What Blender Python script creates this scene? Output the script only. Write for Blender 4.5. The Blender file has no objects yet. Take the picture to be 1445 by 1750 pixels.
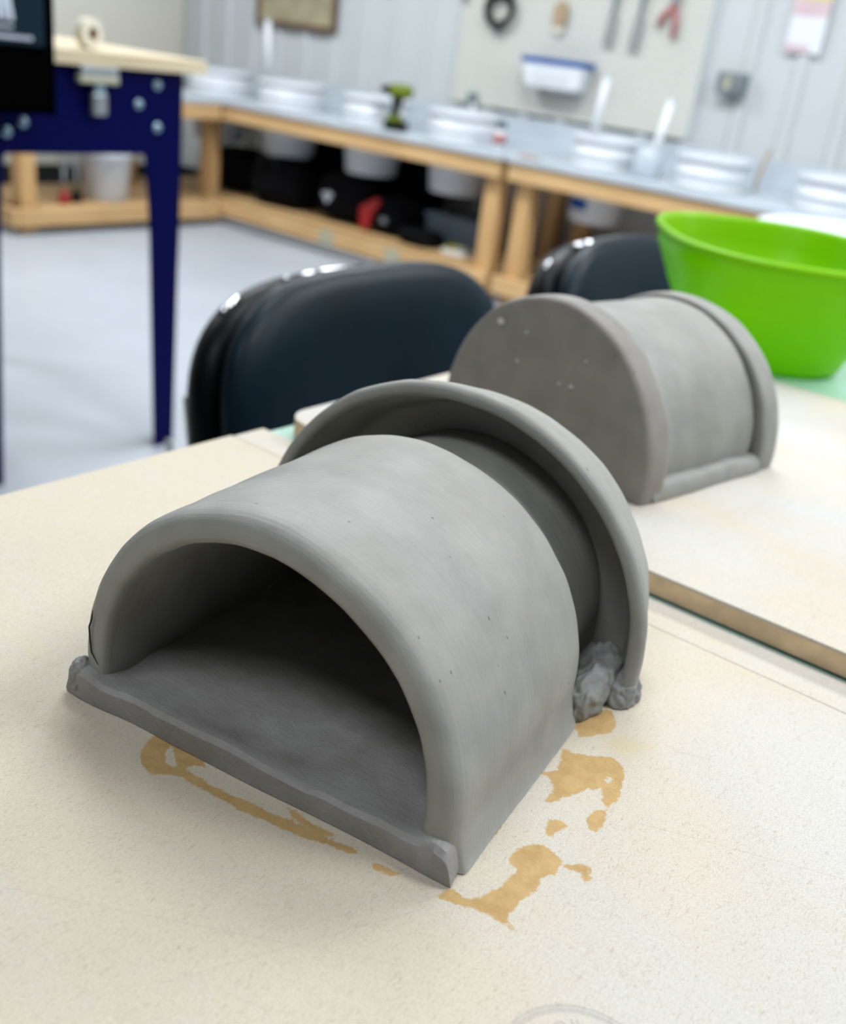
import bpy, bmesh, math, random
from mathutils import Vector, Matrix, noise
from math import sin, cos, pi, radians

random.seed(7)
scene = bpy.context.scene
COL = scene.collection

# ------------------------------------------------------------------ camera
cam_data = bpy.data.cameras.new('camera')
cam = bpy.data.objects.new('camera', cam_data)
COL.objects.link(cam)
cam_data.sensor_fit = 'HORIZONTAL'
cam_data.sensor_width = 36.0
cam_data.lens = 43.42
cam_data.clip_start = 0.02
cam_data.clip_end = 60
cam.matrix_world = Matrix(((0.7745, -0.3464, 0.5293, 0.0),
                           (0.6205, 0.2538, -0.7420, 0.0),
                           (0.1227, 0.9031, 0.4115, 1.15),
                           (0, 0, 0, 1)))
cam_data.dof.use_dof = True
cam_data.dof.focus_distance = 0.372
cam_data.dof.aperture_fstop = 10.0
scene.camera = cam

# ------------------------------------------------------------------ world, lamps, exposure
world = bpy.data.worlds.new('world')
scene.world = world
world.use_nodes = True
world.node_tree.nodes['Background'].inputs[0].default_value = (0.75, 0.85, 1.0, 1)
world.node_tree.nodes['Background'].inputs[1].default_value = 0.02
vs = scene.view_settings
vs.view_transform = 'Standard'
vs.look = 'None'
vs.gamma = 1.0
vs.use_curve_mapping = False
vs.exposure = 0.0


def ceiling_lamp(x, y, power, sx=1.2, sy=0.6, z=2.96, color=(0.93, 0.97, 1.0)):
    ld = bpy.data.lights.new('ceiling_lamp', 'AREA')
    ld.shape = 'RECTANGLE'
    ld.size, ld.size_y = sx, sy
    ld.energy = power
    ld.color = color
    o = bpy.data.objects.new('ceiling_lamp', ld)
    o.location = (x, y, z)
    COL.objects.link(o)


for lx, ly, lp in ((-4.4, 3.2, 78), (-2.0, 3.2, 78), (0.4, 3.2, 78), (2.8, 3.2, 70),
                   (-4.4, 1.2, 45), (-0.9, 1.3, 32), (1.25, 1.2, 56), (-0.2, -0.9, 29)):
    ceiling_lamp(lx, ly, lp)

# ------------------------------------------------------------------ materials
MATS = {}


class NT:
    """Small node-tree builder."""
    def __init__(self, name):
        self.m = bpy.data.materials.new(name)
        self.m.use_nodes = True
        self.t = self.m.node_tree
        self.b = self.t.nodes['Principled BSDF']
        self.tc = self.t.nodes.new('ShaderNodeTexCoord')

    def new(self, kind, **kw):
        n = self.t.nodes.new(kind)
        for k, v in kw.items():
            setattr(n, k, v)
        return n

    def link(self, a, b):
        self.t.links.new(a, b)

    def mapping(self, src='Object', scale=(1, 1, 1), rot=(0, 0, 0)):
        mp = self.new('ShaderNodeMapping')
        mp.inputs['Scale'].default_value = scale
        mp.inputs['Rotation'].default_value = rot
        self.link(self.tc.outputs[src], mp.inputs['Vector'])
        return mp.outputs[0]

    def noise(self, vec, scale, detail=3, rough=0.5, dist=0.0):
        n = self.new('ShaderNodeTexNoise')
        n.inputs['Scale'].default_value = scale
        n.inputs['Detail'].default_value = detail
        n.inputs['Roughness'].default_value = rough
        n.inputs['Distortion'].default_value = dist
        self.link(vec, n.inputs['Vector'])
        return n.outputs['Fac']

    def ramp(self, fac, stops):
        r = self.new('ShaderNodeValToRGB')
        el = r.color_ramp.elements
        while len(el) < len(stops):
            el.new(0.5)
        for e, (p, c) in zip(el, stops):
            e.position = p
            e.color = (c, c, c, 1) if isinstance(c, (int, float)) else (c[0], c[1], c[2], 1)
        self.link(fac, r.inputs['Fac'])
        return r.outputs['Color']

    def mix(self, fac, a, b, mode='MIX'):
        n = self.new('ShaderNodeMix', data_type='RGBA', blend_type=mode)
        for sock, v in ((n.inputs['Factor'], fac), (n.inputs['A'], a), (n.inputs['B'], b)):
            if isinstance(v, (int, float)):
                sock.default_value = v if sock.type == 'VALUE' else (v, v, v, 1)
            elif isinstance(v, (tuple, list)):
                sock.default_value = (v[0], v[1], v[2], 1)
            else:
                self.link(v, sock)
        return n.outputs['Result']

    def math(self, op, a, b=0.0, c=0.0, clamp=False):
        n = self.new('ShaderNodeMath', operation=op)
        n.use_clamp = clamp
        for i, v in enumerate((a, b, c)):
            if isinstance(v, (int, float)):
                n.inputs[i].default_value = v
            else:
                self.link(v, n.inputs[i])
        return n.outputs[0]

    def vmath(self, op, a, b=None):
        n = self.new('ShaderNodeVectorMath', operation=op)
        for i, v in enumerate((a, b)):
            if v is None:
                continue
            if isinstance(v, (tuple, list)):
                n.inputs[i].default_value = v
            else:
                self.link(v, n.inputs[i])
        return n.outputs['Value'] if op in ('DOT_PRODUCT', 'LENGTH', 'DISTANCE') else n.outputs['Vector']

    def seg_dist(self, vec, a, b):
        """Distance from a point to the segment a-b."""
        ab = tuple(b[i] - a[i] for i in range(3))
        l2 = sum(v * v for v in ab)
        pa = self.vmath('SUBTRACT', vec, a)
        t = self.math('DIVIDE', self.vmath('DOT_PRODUCT', pa, ab), l2, clamp=True)
        cb = self.new('ShaderNodeVectorMath', operation='SCALE')
        cb.inputs[0].default_value = ab
        self.link(t, cb.inputs['Scale'])
        return self.vmath('DISTANCE', pa, cb.outputs[0])

    def color(self, c):
        if isinstance(c, (tuple, list)):
            self.b.inputs['Base Color'].default_value = (c[0], c[1], c[2], 1)
        else:
            self.link(c, self.b.inputs['Base Color'])

    def bump(self, height, strength=0.3, dist=0.001):
        n = self.new('ShaderNodeBump')
        n.inputs['Strength'].default_value = strength
        n.inputs['Distance'].default_value = dist
        self.link(height, n.inputs['Height'])
        self.link(n.outputs[0], self.b.inputs['Normal'])

    def done(self, rough=0.5, metal=0.0, spec=0.5):
        self.b.inputs['Roughness'].default_value = rough
        self.b.inputs['Metallic'].default_value = metal
        self.b.inputs['Specular IOR Level'].default_value = spec
        return self.m


def plain(name, c, rough=0.5, metal=0.0, spec=0.5, vary=0.12, scale=8.0, bump=0.0):
    """A painted, moulded or cast surface with a faint mottling."""
    n = NT(name)
    v = n.mapping('Object')
    f = n.noise(v, scale, 4, 0.55)
    lo = tuple(x * (1 - vary) for x in c)
    hi = tuple(min(1.0, x * (1 + vary)) for x in c)
    n.color(n.ramp(f, [(0.3, lo), (0.7, hi)]))
    if bump:
        n.bump(n.noise(v, scale * 12, 3), bump, 0.002)
    MATS[name] = n.done(rough, metal, spec)
    return MATS[name]


def wood(name, c, c2, axis, scale=1.0, rough=0.6):
    n = NT(name)
    sc = [14 * scale] * 3
    sc[axis] = 0.9 * scale
    v = n.mapping('Object', tuple(sc))
    f = n.noise(v, 3.0, 5, 0.6, 0.8)
    g = n.noise(n.mapping('Object', (1.3, 1.3, 1.3)), 2.0, 2)
    col = n.ramp(f, [(0.3, c2), (0.62, c)])
    n.color(n.mix(n.ramp(g, [(0.35, 0.0), (0.7, 0.35)]), col, tuple(x * 0.7 for x in c2)))
    n.bump(f, 0.12, 0.002)
    MATS[name] = n.done(rough, 0, 0.3)
    return MATS[name]


plain('floor_paint', (0.38, 0.41, 0.455), 0.35, 0, 0.4, 0.08, 1.6)
plain('ceiling_paint', (0.42, 0.42, 0.42), 0.9)
plain('siding_paint', (0.49, 0.515, 0.525), 0.45, 0, 0.4, 0.04, 1.5)
plain('beige_paint', (0.62, 0.60, 0.53), 0.8, 0, 0.2, 0.04, 1.0)
plain('dark_wall_paint', (0.07, 0.07, 0.075), 0.8, 0, 0.2, 0.06, 1.0)
plain('pegboard_paint', (0.52, 0.525, 0.485), 0.7, 0, 0.25, 0.05, 2.0)
plain('galvanised', (0.46, 0.51, 0.56), 0.4, 0.1, 0.5, 0.10, 6.0)
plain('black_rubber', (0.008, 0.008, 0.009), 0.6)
wood('pine', (0.62, 0.41, 0.20), (0.52, 0.31, 0.135), 0)
wood('pine_upright', (0.60, 0.38, 0.175), (0.46, 0.26, 0.10), 2)
wood('pine_cross', (0.62, 0.41, 0.20), (0.52, 0.31, 0.135), 1)
wood('pale_wood', (0.62, 0.53, 0.37), (0.54, 0.43, 0.27), 1)
plain('navy_steel', (0.0006, 0.0014, 0.045), 0.4, 0, 0.06, 0.08, 3.0)
plain('bolt_steel', (0.30, 0.42, 0.50), 0.3, 0.8, 0.5, 0.1, 40)
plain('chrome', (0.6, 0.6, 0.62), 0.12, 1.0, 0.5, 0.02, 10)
plain('steel', (0.33, 0.36, 0.38), 0.35, 0.7, 0.5, 0.15, 30)
plain('vinyl', (0.0012, 0.0075, 0.0135), 0.42, 0, 0.16, 0.35, 6.0, 0.06)
plain('black_plastic', (0.002, 0.002, 0.0025), 0.4, 0, 0.12)
plain('black_cloth', (0.001, 0.001, 0.0012), 0.95, 0, 0.0)
plain('teal_print', (0.003, 0.014, 0.024), 0.4, 0, 0.15)
plain('white_print', (0.55, 0.60, 0.68), 0.7)
plain('mint_laminate', (0.40, 0.60, 0.50), 0.35, 0, 0.4, 0.06, 6.0)
plain('white_plastic', (0.58, 0.61, 0.65), 0.4, 0, 0.4, 0.04, 3.0)
plain('white_tube_plastic', (0.66, 0.68, 0.72), 0.4, 0, 0.4, 0.04, 3.0)
plain('blue_plastic', (0.006, 0.075, 0.30), 0.5, 0, 0.15)
plain('slate_plastic', (0.06, 0.10, 0.11), 0.45)
plain('drill_green', (0.12, 0.165, 0.01), 0.5, 0, 0.2)
plain('red_plastic', (0.30, 0.006, 0.008), 0.4)
plain('faded_red', (0.36, 0.11, 0.11), 0.5)
plain('yellow_plastic', (0.34, 0.30, 0.02), 0.5)
plain('frame_wood', (0.10, 0.055, 0.03), 0.5)
plain('aged_paper', (0.33, 0.29, 0.19), 0.8, 0, 0.2, 0.22, 9.0)
plain('paper', (0.66, 0.68, 0.72), 0.8, 0, 0.2, 0.03)
plain('pink_ink', (0.58, 0.44, 0.47), 0.8)
plain('yellow_ink', (0.58, 0.55, 0.20), 0.8)
plain('grey_metal', (0.17, 0.21, 0.23), 0.5, 0.3)
plain('brush_wood', (0.36, 0.26, 0.16), 0.7)
plain('dull_grey', (0.24, 0.25, 0.25), 0.6)
plain('tape_paper', (0.66, 0.62, 0.52), 0.7)
plain('cardboard_core', (0.30, 0.21, 0.11), 0.8)
plain('bag_cloth', (0.0035, 0.0035, 0.0045), 0.9, 0, 0.08, 0.3, 12)
plain('grey_cloth', (0.020, 0.021, 0.024), 0.9, 0, 0.1)
plain('crate_plastic', (0.10, 0.13, 0.17), 0.5)
plain('ivory_plastic', (0.36, 0.35, 0.25), 0.5)


def clay_material(name, base, face_dark=0.0):
    """Leather-hard grey stoneware: brushed streaks round the arch, pits, pale smears."""
    n = NT(name)
    uv = n.mapping('UV', (1, 1, 1))
    obj = n.mapping('Object')
    streak = n.noise(n.mapping('UV', (14, 420, 1)), 1.0, 5, 0.65, 0.15)
    streak2 = n.noise(n.mapping('UV', (5, 120, 1)), 1.0, 3, 0.6, 0.3)
    cloud = n.noise(obj, 38, 4, 0.55)
    broad = n.noise(obj, 14, 3, 0.5)
    grain = n.noise(obj, 900, 3, 0.6)
    lump = n.noise(obj, 160, 4, 0.6)
    dark = tuple(x * 0.86 for x in base)
    lite = tuple(x * 1.10 for x in base)
    col = n.ramp(cloud, [(0.32, dark), (0.68, lite)])
    col = n.mix(n.ramp(broad, [(0.42, 0.0), (0.72, 0.35)]), col, (base[0] * 1.05, base[1] * 0.98, base[2] * 0.84))
    col = n.mix(n.ramp(streak, [(0.60, 0.0), (0.80, 0.40)]), col, tuple(x * 1.25 for x in base))
    # small torn pits
    pitv = n.new('ShaderNodeTexVoronoi')
    pitv.inputs['Scale'].default_value = 1.0
    pitv.inputs['Randomness'].default_value = 1.0
    n.link(n.mapping('UV', (190, 330, 1)), pitv.inputs['Vector'])
    sepc = n.new('ShaderNodeSeparateColor')
    n.link(pitv.outputs['Color'], sepc.inputs[0])
    sparse = n.noise(n.mapping('UV', (21, 24, 1)), 1.0, 2)
    pick = n.math('GREATER_THAN', sepc.outputs[0], n.math('SUBTRACT', 1.13, n.math('MULTIPLY', sparse, 0.48)))
    near_pit = n.math('LESS_THAN', n.math('ADD', pitv.outputs['Distance'], n.math('MULTIPLY', n.noise(uv, 900, 2), 0.22)),
                      n.math('ADD', 0.14, n.math('MULTIPLY', sepc.outputs[1], 0.14)))
    pit = n.math('MULTIPLY', near_pit, pick)
    col = n.mix(n.math('MULTIPLY', pit, 0.75), col, tuple(x * 0.25 for x in base))
    n.color(col)
    h = n.math('ADD', n.math('MULTIPLY', streak, 0.55), n.math('MULTIPLY', streak2, 0.35))
    h = n.math('ADD', h, n.math('MULTIPLY', lump, 0.35))
    h = n.math('ADD', h, n.math('MULTIPLY', grain, 0.16))
    h = n.math('SUBTRACT', h, n.math('MULTIPLY', pit, 1.2))
    n.bump(h, 0.75, 0.0007)
    MATS[name] = n.done(0.62, 0, 0.28)


n = NT('green_plastic')
n.color(n.ramp(n.noise(n.mapping('Object'), 3.0, 3), [(0.3, (0.28, 0.58, 0.001)), (0.7, (0.31, 0.63, 0.001))]))
tr = n.new('ShaderNodeBsdfTranslucent')
tr.inputs['Color'].default_value = (0.34, 0.74, 0.001, 1)
mx = n.new('ShaderNodeMixShader')
mx.inputs[0].default_value = 0.42
n.link(n.b.outputs[0], mx.inputs[1])
n.link(tr.outputs[0], mx.inputs[2])
n.link(mx.outputs[0], n.t.nodes['Material Output'].inputs['Surface'])
MATS['green_plastic'] = n.done(0.35, 0, 0.25)

clay_material('clay', (0.262, 0.262, 0.246))
clay_material('clay_slip', (0.215, 0.218, 0.215))
clay_material('clay_old', (0.225, 0.210, 0.193))
clay_material('clay_pale', (0.50, 0.50, 0.48))


def slab_clay():
    """Unsmoothed slab clay: wrinkled, torn, slightly darker and browner when cut."""
    n = NT('clay_slab')
    obj = n.mapping('Object')
    cloud = n.noise(obj, 45, 4, 0.6)
    wr = n.noise(n.mapping('Object', (1, 2.2, 1)), 170, 6, 0.62, 1.2)
    grain = n.noise(obj, 1100, 3, 0.6)
    n.color(n.ramp(cloud, [(0.3, (0.215, 0.205, 0.197)), (0.7, (0.285, 0.28, 0.272))]))
    n.bump(n.math('ADD', wr, n.math('MULTIPLY', grain, 0.3)), 0.65, 0.0009)
    MATS['clay_slab'] = n.done(0.55, 0, 0.35)


slab_clay()

STAINS = [
    (1, [(-0.2551, 0.2064), (-0.2555, 0.2007), (-0.2512, 0.1939), (-0.2440, 0.1889), (-0.2385, 0.1896), (-0.2342, 0.1938), (-0.2313, 0.1960), (-0.2247, 0.1965), (-0.2141, 0.1978), (-0.2031, 0.1994), (-0.1938, 0.2019), (-0.1845, 0.2041), (-0.1756, 0.2065), (-0.1701, 0.2094), (-0.1635, 0.2111), (-0.1594, 0.2143), (-0.1642, 0.2148), (-0.1692, 0.2128), (-0.1772, 0.2110), (-0.1862, 0.2086), (-0.1943, 0.2065), (-0.2030, 0.2048), (-0.2113, 0.2026), (-0.2202, 0.2008), (-0.2275, 0.2001), (-0.2326, 0.1998), (-0.2327, 0.2032), (-0.2291, 0.2051), (-0.2319, 0.2080), (-0.2387, 0.2082), (-0.2464, 0.2075)]),
    (-1, [(-0.2466, 0.2041), (-0.2443, 0.1995), (-0.2411, 0.1970), (-0.2379, 0.1966), (-0.2355, 0.1981), (-0.2401, 0.2010)]),
    (1, [(-0.1557, 0.2137), (-0.1516, 0.2157), (-0.1435, 0.2176), (-0.1453, 0.2143), (-0.1511, 0.2120)]),
    (1, [(-0.1941, 0.2129), (-0.1781, 0.2134), (-0.1715, 0.2145), (-0.1768, 0.2106), (-0.1879, 0.2103)]),
    (1, [(-0.1473, 0.3356), (-0.1477, 0.3504), (-0.1407, 0.3583), (-0.1347, 0.3496), (-0.1332, 0.3427), (-0.1374, 0.3356), (-0.1404, 0.3299), (-0.1436, 0.3323)]),
    (0.3, [(-0.1345, 0.3388), (-0.1296, 0.3467), (-0.1219, 0.3492), (-0.1152, 0.3494), (-0.1165, 0.3388), (-0.1195, 0.3321), (-0.1256, 0.3310), (-0.1308, 0.3322)]),
    (1, [(-0.1418, 0.3178), (-0.1367, 0.3188), (-0.1304, 0.3235), (-0.1245, 0.3289), (-0.1179, 0.3260), (-0.1131, 0.3164), (-0.1107, 0.3068), (-0.1109, 0.2997), (-0.1143, 0.3010), (-0.1157, 0.3054), (-0.1174, 0.3046), (-0.1215, 0.3042), (-0.1227, 0.2989), (-0.1249, 0.2936), (-0.1272, 0.2861), (-0.1295, 0.2846), (-0.1310, 0.2930), (-0.1358, 0.2980), (-0.1397, 0.2980), (-0.1362, 0.3040), (-0.1384, 0.3103)]),
    (-1, [(-0.1208, 0.3164), (-0.1180, 0.3163), (-0.1169, 0.3123), (-0.1197, 0.3124)]),
    (-1, [(-0.1189, 0.3081), (-0.1171, 0.3079), (-0.1167, 0.3053), (-0.1184, 0.3055)]),
    (1, [(-0.1137, 0.2881), (-0.1132, 0.2953), (-0.1101, 0.2981), (-0.1075, 0.2911), (-0.1072, 0.2840), (-0.1102, 0.2845)]),
    (1, [(-0.1232, 0.2772), (-0.1205, 0.2795), (-0.1163, 0.2798), (-0.1170, 0.2755), (-0.1175, 0.2705), (-0.1195, 0.2693)]),
    (1, [(-0.1296, 0.2176), (-0.1280, 0.2252), (-0.1220, 0.2244), (-0.1183, 0.2292), (-0.1166, 0.2400), (-0.1176, 0.2474), (-0.1218, 0.2496), (-0.1229, 0.2573), (-0.1192, 0.2642), (-0.1124, 0.2642), (-0.1084, 0.2624), (-0.1069, 0.2553), (-0.1091, 0.2494), (-0.1072, 0.2455), (-0.1086, 0.2377), (-0.1079, 0.2310), (-0.1064, 0.2269), (-0.1015, 0.2253), (-0.1063, 0.2241), (-0.1120, 0.2240), (-0.1175, 0.2227), (-0.1233, 0.2199)]),
    (1, [(-0.1073, 0.2613), (-0.1041, 0.2657), (-0.1000, 0.2682), (-0.0964, 0.2625), (-0.0975, 0.2601), (-0.1010, 0.2624), (-0.1047, 0.2603)]),
    (1, [(-0.1393, 0.2689), (-0.1343, 0.2642), (-0.1318, 0.2544), (-0.1359, 0.2495), (-0.1367, 0.2569)]),
    (1, [(-0.1347, 0.2340), (-0.1349, 0.2437), (-0.1324, 0.2403), (-0.1331, 0.2356)]),
]


def fibreboard_material(name, tint=1.0, stains=False):
    """MDF sheet: pressed fibres, pale dried-clay wash, brown water marks (attribute 'stain')."""
    n = NT(name)
    obj = n.mapping('Object')
    fib1 = n.noise(n.mapping('Object', (1050, 300, 400), (0, 0, 0.5)), 1.0, 3, 0.6, 1.4)
    fib2 = n.noise(n.mapping('Object', (300, 950, 400), (0, 0, 0.9)), 1.0, 3, 0.6, 1.6)
    wash = n.noise(n.mapping('Object', (5, 9, 5), (0, 0, 0.35)), 1.0, 5, 0.55, 0.6)
    wash2 = n.noise(n.mapping('Object', (12, 40, 5), (0, 0, 0.5)), 1.0, 4, 0.6, 0.4)
    warm = (0.625 * tint, 0.555 * tint, 0.445 * tint)
    pale = (0.605 * tint, 0.592 * tint, 0.582 * tint)
    if stains:
        sep = n.new('ShaderNodeSeparateXYZ')
        n.link(obj, sep.inputs[0])
        # the sheet turns whiter towards its right-hand side
        grad = n.math('ADD', n.math('MULTIPLY', n.math('ADD', sep.outputs[0], TABLE_X), 4.0), 0.50)
        wash = n.math('ADD', n.math('MULTIPLY', wash, 0.8), n.math('MULTIPLY', grad, 0.45))
    col = n.mix(n.ramp(wash, [(0.34, 0.0), (0.66, 1.0)]), warm, pale)
    col = n.mix(n.ramp(wash2, [(0.55, 0.0), (0.72, 0.35)]), col, (0.585 * tint, 0.58 * tint, 0.585 * tint))
    col = n.mix(n.ramp(fib1, [(0.28, 0.60), (0.44, 0.0)]), col, (0.36 * tint, 0.30 * tint, 0.225 * tint))
    col = n.mix(n.ramp(fib2, [(0.58, 0.0), (0.75, 0.5)]), col, (0.62 * tint, 0.60 * tint, 0.56 * tint))
    fine = n.noise(n.mapping('Object', (1900, 900, 600), (0, 0, 0.7)), 1.0, 2, 0.6, 0.8)
    col = n.mix(n.ramp(fine, [(0.36, 0.42), (0.56, 0.0)]), col, (0.43 * tint, 0.375 * tint, 0.29 * tint))
    if stains:
        at = n.new('ShaderNodeAttribute', attribute_name='stain')
        wob = n.noise(obj, 420, 4, 0.65)
        wob2 = n.noise(obj, 130, 3, 0.6)
        d = n.math('ADD', at.outputs['Fac'], n.math('MULTIPLY', n.math('SUBTRACT', wob, 0.5), 0.0034))
        d = n.math('ADD', d, n.math('MULTIPLY', n.math('SUBTRACT', wob2, 0.5), 0.0040))
        m = n.new('ShaderNodeMapRange')
        m.inputs['From Min'].default_value = -0.00035
        m.inputs['From Max'].default_value = 0.00045
        m.inputs['To Min'].default_value = 0.0
        m.inputs['To Max'].default_value = 0.88
        n.link(d, m.inputs['Value'])
        at2 = n.new('ShaderNodeAttribute', attribute_name='faint')
        tone = n.mix(n.ramp(wob2, [(0.35, 0.0), (0.65, 1.0)]), (0.37, 0.22, 0.062), (0.46, 0.29, 0.105))
        tone = n.mix(n.ramp(fib2, [(0.5, 0.0), (0.75, 0.35)]), tone, (0.52, 0.39, 0.19))
        col = n.mix(m.outputs[0], col, tone)
        col = n.mix(n.math('MULTIPLY', at2.outputs['Fac'], 0.45), col, (0.52, 0.41, 0.24))
        # round maker's stamp pressed into the board, with the tops of its letters
        sx, sy = -0.0606 - TABLE_X, 0.1941 - TABLE_Y
        q = n.vmath('MULTIPLY', obj, (1, 1, 0))
        r = n.vmath('DISTANCE', q, (sx, sy, 0))
        press = None
        for rad, w in ((0.0238, 0.00035), (0.0226, 0.0003), (0.0219, 0.0004)):
            k = n.ramp(n.math('DIVIDE', n.math('ABSOLUTE', n.math('SUBTRACT', r, rad)), w * 2), [(0.3, 1.0), (1.0, 0.0)])
            press = k if press is None else n.math('MAXIMUM', press, k)
        ro = n.vmath('DISTANCE', q, (-0.0735 - TABLE_X, 0.2048 - TABLE_Y, 0))
        k = n.ramp(n.math('DIVIDE', n.math('ABSOLUTE', n.math('SUBTRACT', ro, 0.0015)), 0.0006), [(0.3, 1.0), (1.0, 0.0)])
        press = n.math('MAXIMUM', press, k)
        for a, b in (((-0.0724, 0.2089), (-0.0700, 0.2060)), ((-0.0710, 0.2099), (-0.0686, 0.2070)),
                     ((-0.0700, 0.2060), (-0.0686, 0.2070))):
            dd = n.seg_dist(q, (a[0] - TABLE_X, a[1] - TABLE_Y, 0), (b[0] - TABLE_X, b[1] - TABLE_Y, 0))
            press = n.math('MAXIMUM', press, n.ramp(n.math('DIVIDE', dd, 0.0006), [(0.3, 1.0), (1.0, 0.0)]))
        # thin scores and pencil lines left by work on the sheet
        for a, b, w in (((-0.236, 0.118), (-0.118, 0.190), 0.00018), ((-0.165, 0.135), (-0.128, 0.214), 0.0002),
                        ((-0.108, 0.352), (-0.096, 0.358), 0.0005), ((-0.10, 0.300), (-0.02, 0.335), 0.0002)):
            dd = n.seg_dist(q, (a[0] - TABLE_X, a[1] - TABLE_Y, 0), (b[0] - TABLE_X, b[1] - TABLE_Y, 0))
            press = n.math('MAXIMUM', press, n.math('MULTIPLY', n.ramp(n.math('DIVIDE', dd, w * 2), [(0.2, 1.0), (1.0, 0.0)]), 0.45))
        col = n.mix(n.math('MULTIPLY', press, 0.30), col, (0.22, 0.22, 0.23))
    n.color(col)
    h = n.math('ADD', fib1, n.math('MULTIPLY', fib2, 0.8))
    if stains:
        h = n.math('SUBTRACT', h, n.math('MULTIPLY', press, 0.8))
    n.bump(h, 0.55, 0.0004)
    MATS[name] = n.done(0.72, 0, 0.2)


TABLE_X, TABLE_Y = 0.3, -0.1
fibreboard_material('fibreboard_worn', 0.86, True)
fibreboard_material('fibreboard_pale', 0.86)
plain('fibreboard_edge', (0.60, 0.45, 0.28), 0.8, 0, 0.2, 0.2, 60)


# ------------------------------------------------------------------ mesh helpers
def link_mesh(name, me, mat, parent=None, loc=None, rot=None):
    me.materials.append(MATS[mat])
    o = bpy.data.objects.new(name, me)
    COL.objects.link(o)
    if parent is not None:
        o.parent = parent
    if loc is not None:
        o.location = loc
    if rot is not None:
        o.rotation_euler = rot
    return o


def mesh(name, verts, faces, mat, parent=None, loc=None, rot=None, smooth=False, uvs=None, fix=True):
    me = bpy.data.meshes.new(name)
    me.from_pydata([tuple(v) for v in verts], [], faces)
    if uvs is not None:
        ul = me.uv_layers.new(name='UVMap')
        for lp in me.loops:
            ul.data[lp.index].uv = uvs[lp.vertex_index]
    if fix:
        bm = bmesh.new()
        bm.from_mesh(me)
        bmesh.ops.recalc_face_normals(bm, faces=bm.faces)
        bm.to_mesh(me)
        bm.free()
    if smooth:
        for p in me.polygons:
            p.use_smooth = True
    me.update()
    return link_mesh(name, me, mat, parent, loc, rot)


def bm_obj(name, bm, mat, parent=None, loc=None, rot=None, smooth=False):
    bmesh.ops.recalc_face_normals(bm, faces=bm.faces)
    me = bpy.data.meshes.new(name)
    bm.to_mesh(me)
    bm.free()
    if smooth:
        for p in me.polygons:
            p.use_smooth = True
    return link_mesh(name, me, mat, parent, loc, rot)


def add_box(bm, x0, x1, y0, y1, z0, z1, bevel=0.0):
    r = bmesh.ops.create_cube(bm, size=1.0)
    vs_ = r['verts']
    for v in vs_:
        v.co = Vector(((x0 + x1) / 2 + v.co.x * (x1 - x0), (y0 + y1) / 2 + v.co.y * (y1 - y0),
                       (z0 + z1) / 2 + v.co.z * (z1 - z0)))
    if bevel:
        es = list({e for v in vs_ for e in v.link_edges})
        bmesh.ops.bevel(bm, geom=es, offset=bevel, segments=2, affect='EDGES', profile=0.6)


def box(name, dims, mat, parent=None, loc=None, rot=None, bevel=0.0):
    bm = bmesh.new()
    add_box(bm, *dims, bevel)
    return bm_obj(name, bm, mat, parent, loc, rot)


def lathe_data(profile, n=40, sx=1.0, sy=1.0):
    vs_, fs = [], []
    for (r, z) in profile:
        for k in range(n):
            a = 2 * pi * k / n
            vs_.append((r * cos(a) * sx, r * sin(a) * sy, z))
    for i in range(len(profile) - 1):
        for k in range(n):
            k2 = (k + 1) % n
            fs.append((i * n + k, i * n + k2, (i + 1) * n + k2, (i + 1) * n + k))
    return vs_, fs


def lathe(name, profile, mat, parent=None, loc=None, rot=None, n=40, sx=1.0, sy=1.0, caps=(True, True)):
    vs_, fs = lathe_data(profile, n, sx, sy)
    if caps[0]:
        fs.append(tuple(range(n)))
    if caps[1]:
        fs.append(tuple(range((len(profile) - 1) * n, len(profile) * n)))
    o = mesh(name, vs_, fs, mat, parent, loc, rot, True)
    for p in o.data.polygons:
        if len(p.vertices) > 4:
            p.use_smooth = False
    return o


def tube(name, pts, r, mat, parent=None, loc=None, rot=None, n=10, closed=False):
    pts = [Vector(p) for p in pts]
    vs_, fs = [], []
    m = len(pts)
    up = None
    for i, p in enumerate(pts):
        a = pts[(i - 1) % m] if (closed or i > 0) else p
        b = pts[(i + 1) % m] if (closed or i < m - 1) else p
        t = (b - a).normalized()
        if up is None:
            up = t.orthogonal().normalized()
        else:
            up = (up - t * up.dot(t)).normalized()
        s = t.cross(up)
        rr = r[i] if isinstance(r, (list, tuple)) else r
        for k in range(n):
            q = 2 * pi * k / n
            vs_.append(p + up * (rr * cos(q)) + s * (rr * sin(q)))
    for i in range(m if closed else m - 1):
        j = (i + 1) % m
        for k in range(n):
            k2 = (k + 1) % n
            fs.append((i * n + k, i * n + k2, j * n + k2, j * n + k))
    if not closed:
        fs.append(tuple(range(n)))
        fs.append(tuple(range((m - 1) * n, m * n)))
    return mesh(name, vs_, fs, mat, parent, loc, rot, True)


def prism(name, poly, z0, z1, mat, parent=None, loc=None, rot=None, bevel=0.0):
    """Extrude an outline in x-y from z0 to z1."""
    bm = bmesh.new()
    lo = [bm.verts.new((x, y, z0)) for x, y in poly]
    hi = [bm.verts.new((x, y, z1)) for x, y in poly]
    bm.faces.new(lo)
    top = bm.faces.new(hi)
    k = len(poly)
    for i in range(k):
        bm.faces.new((lo[i], lo[(i + 1) % k], hi[(i + 1) % k], hi[i]))
    if bevel:
        bmesh.ops.bevel(bm, geom=list(top.edges), offset=bevel, segments=2, affect='EDGES', profile=0.6)
    return bm_obj(name, bm, mat, parent, loc, rot)


def tag(o, label, cat, group=None):
    o['label'] = label
    o['category'] = cat
    if group:
        o['group'] = group
    return o


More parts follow.
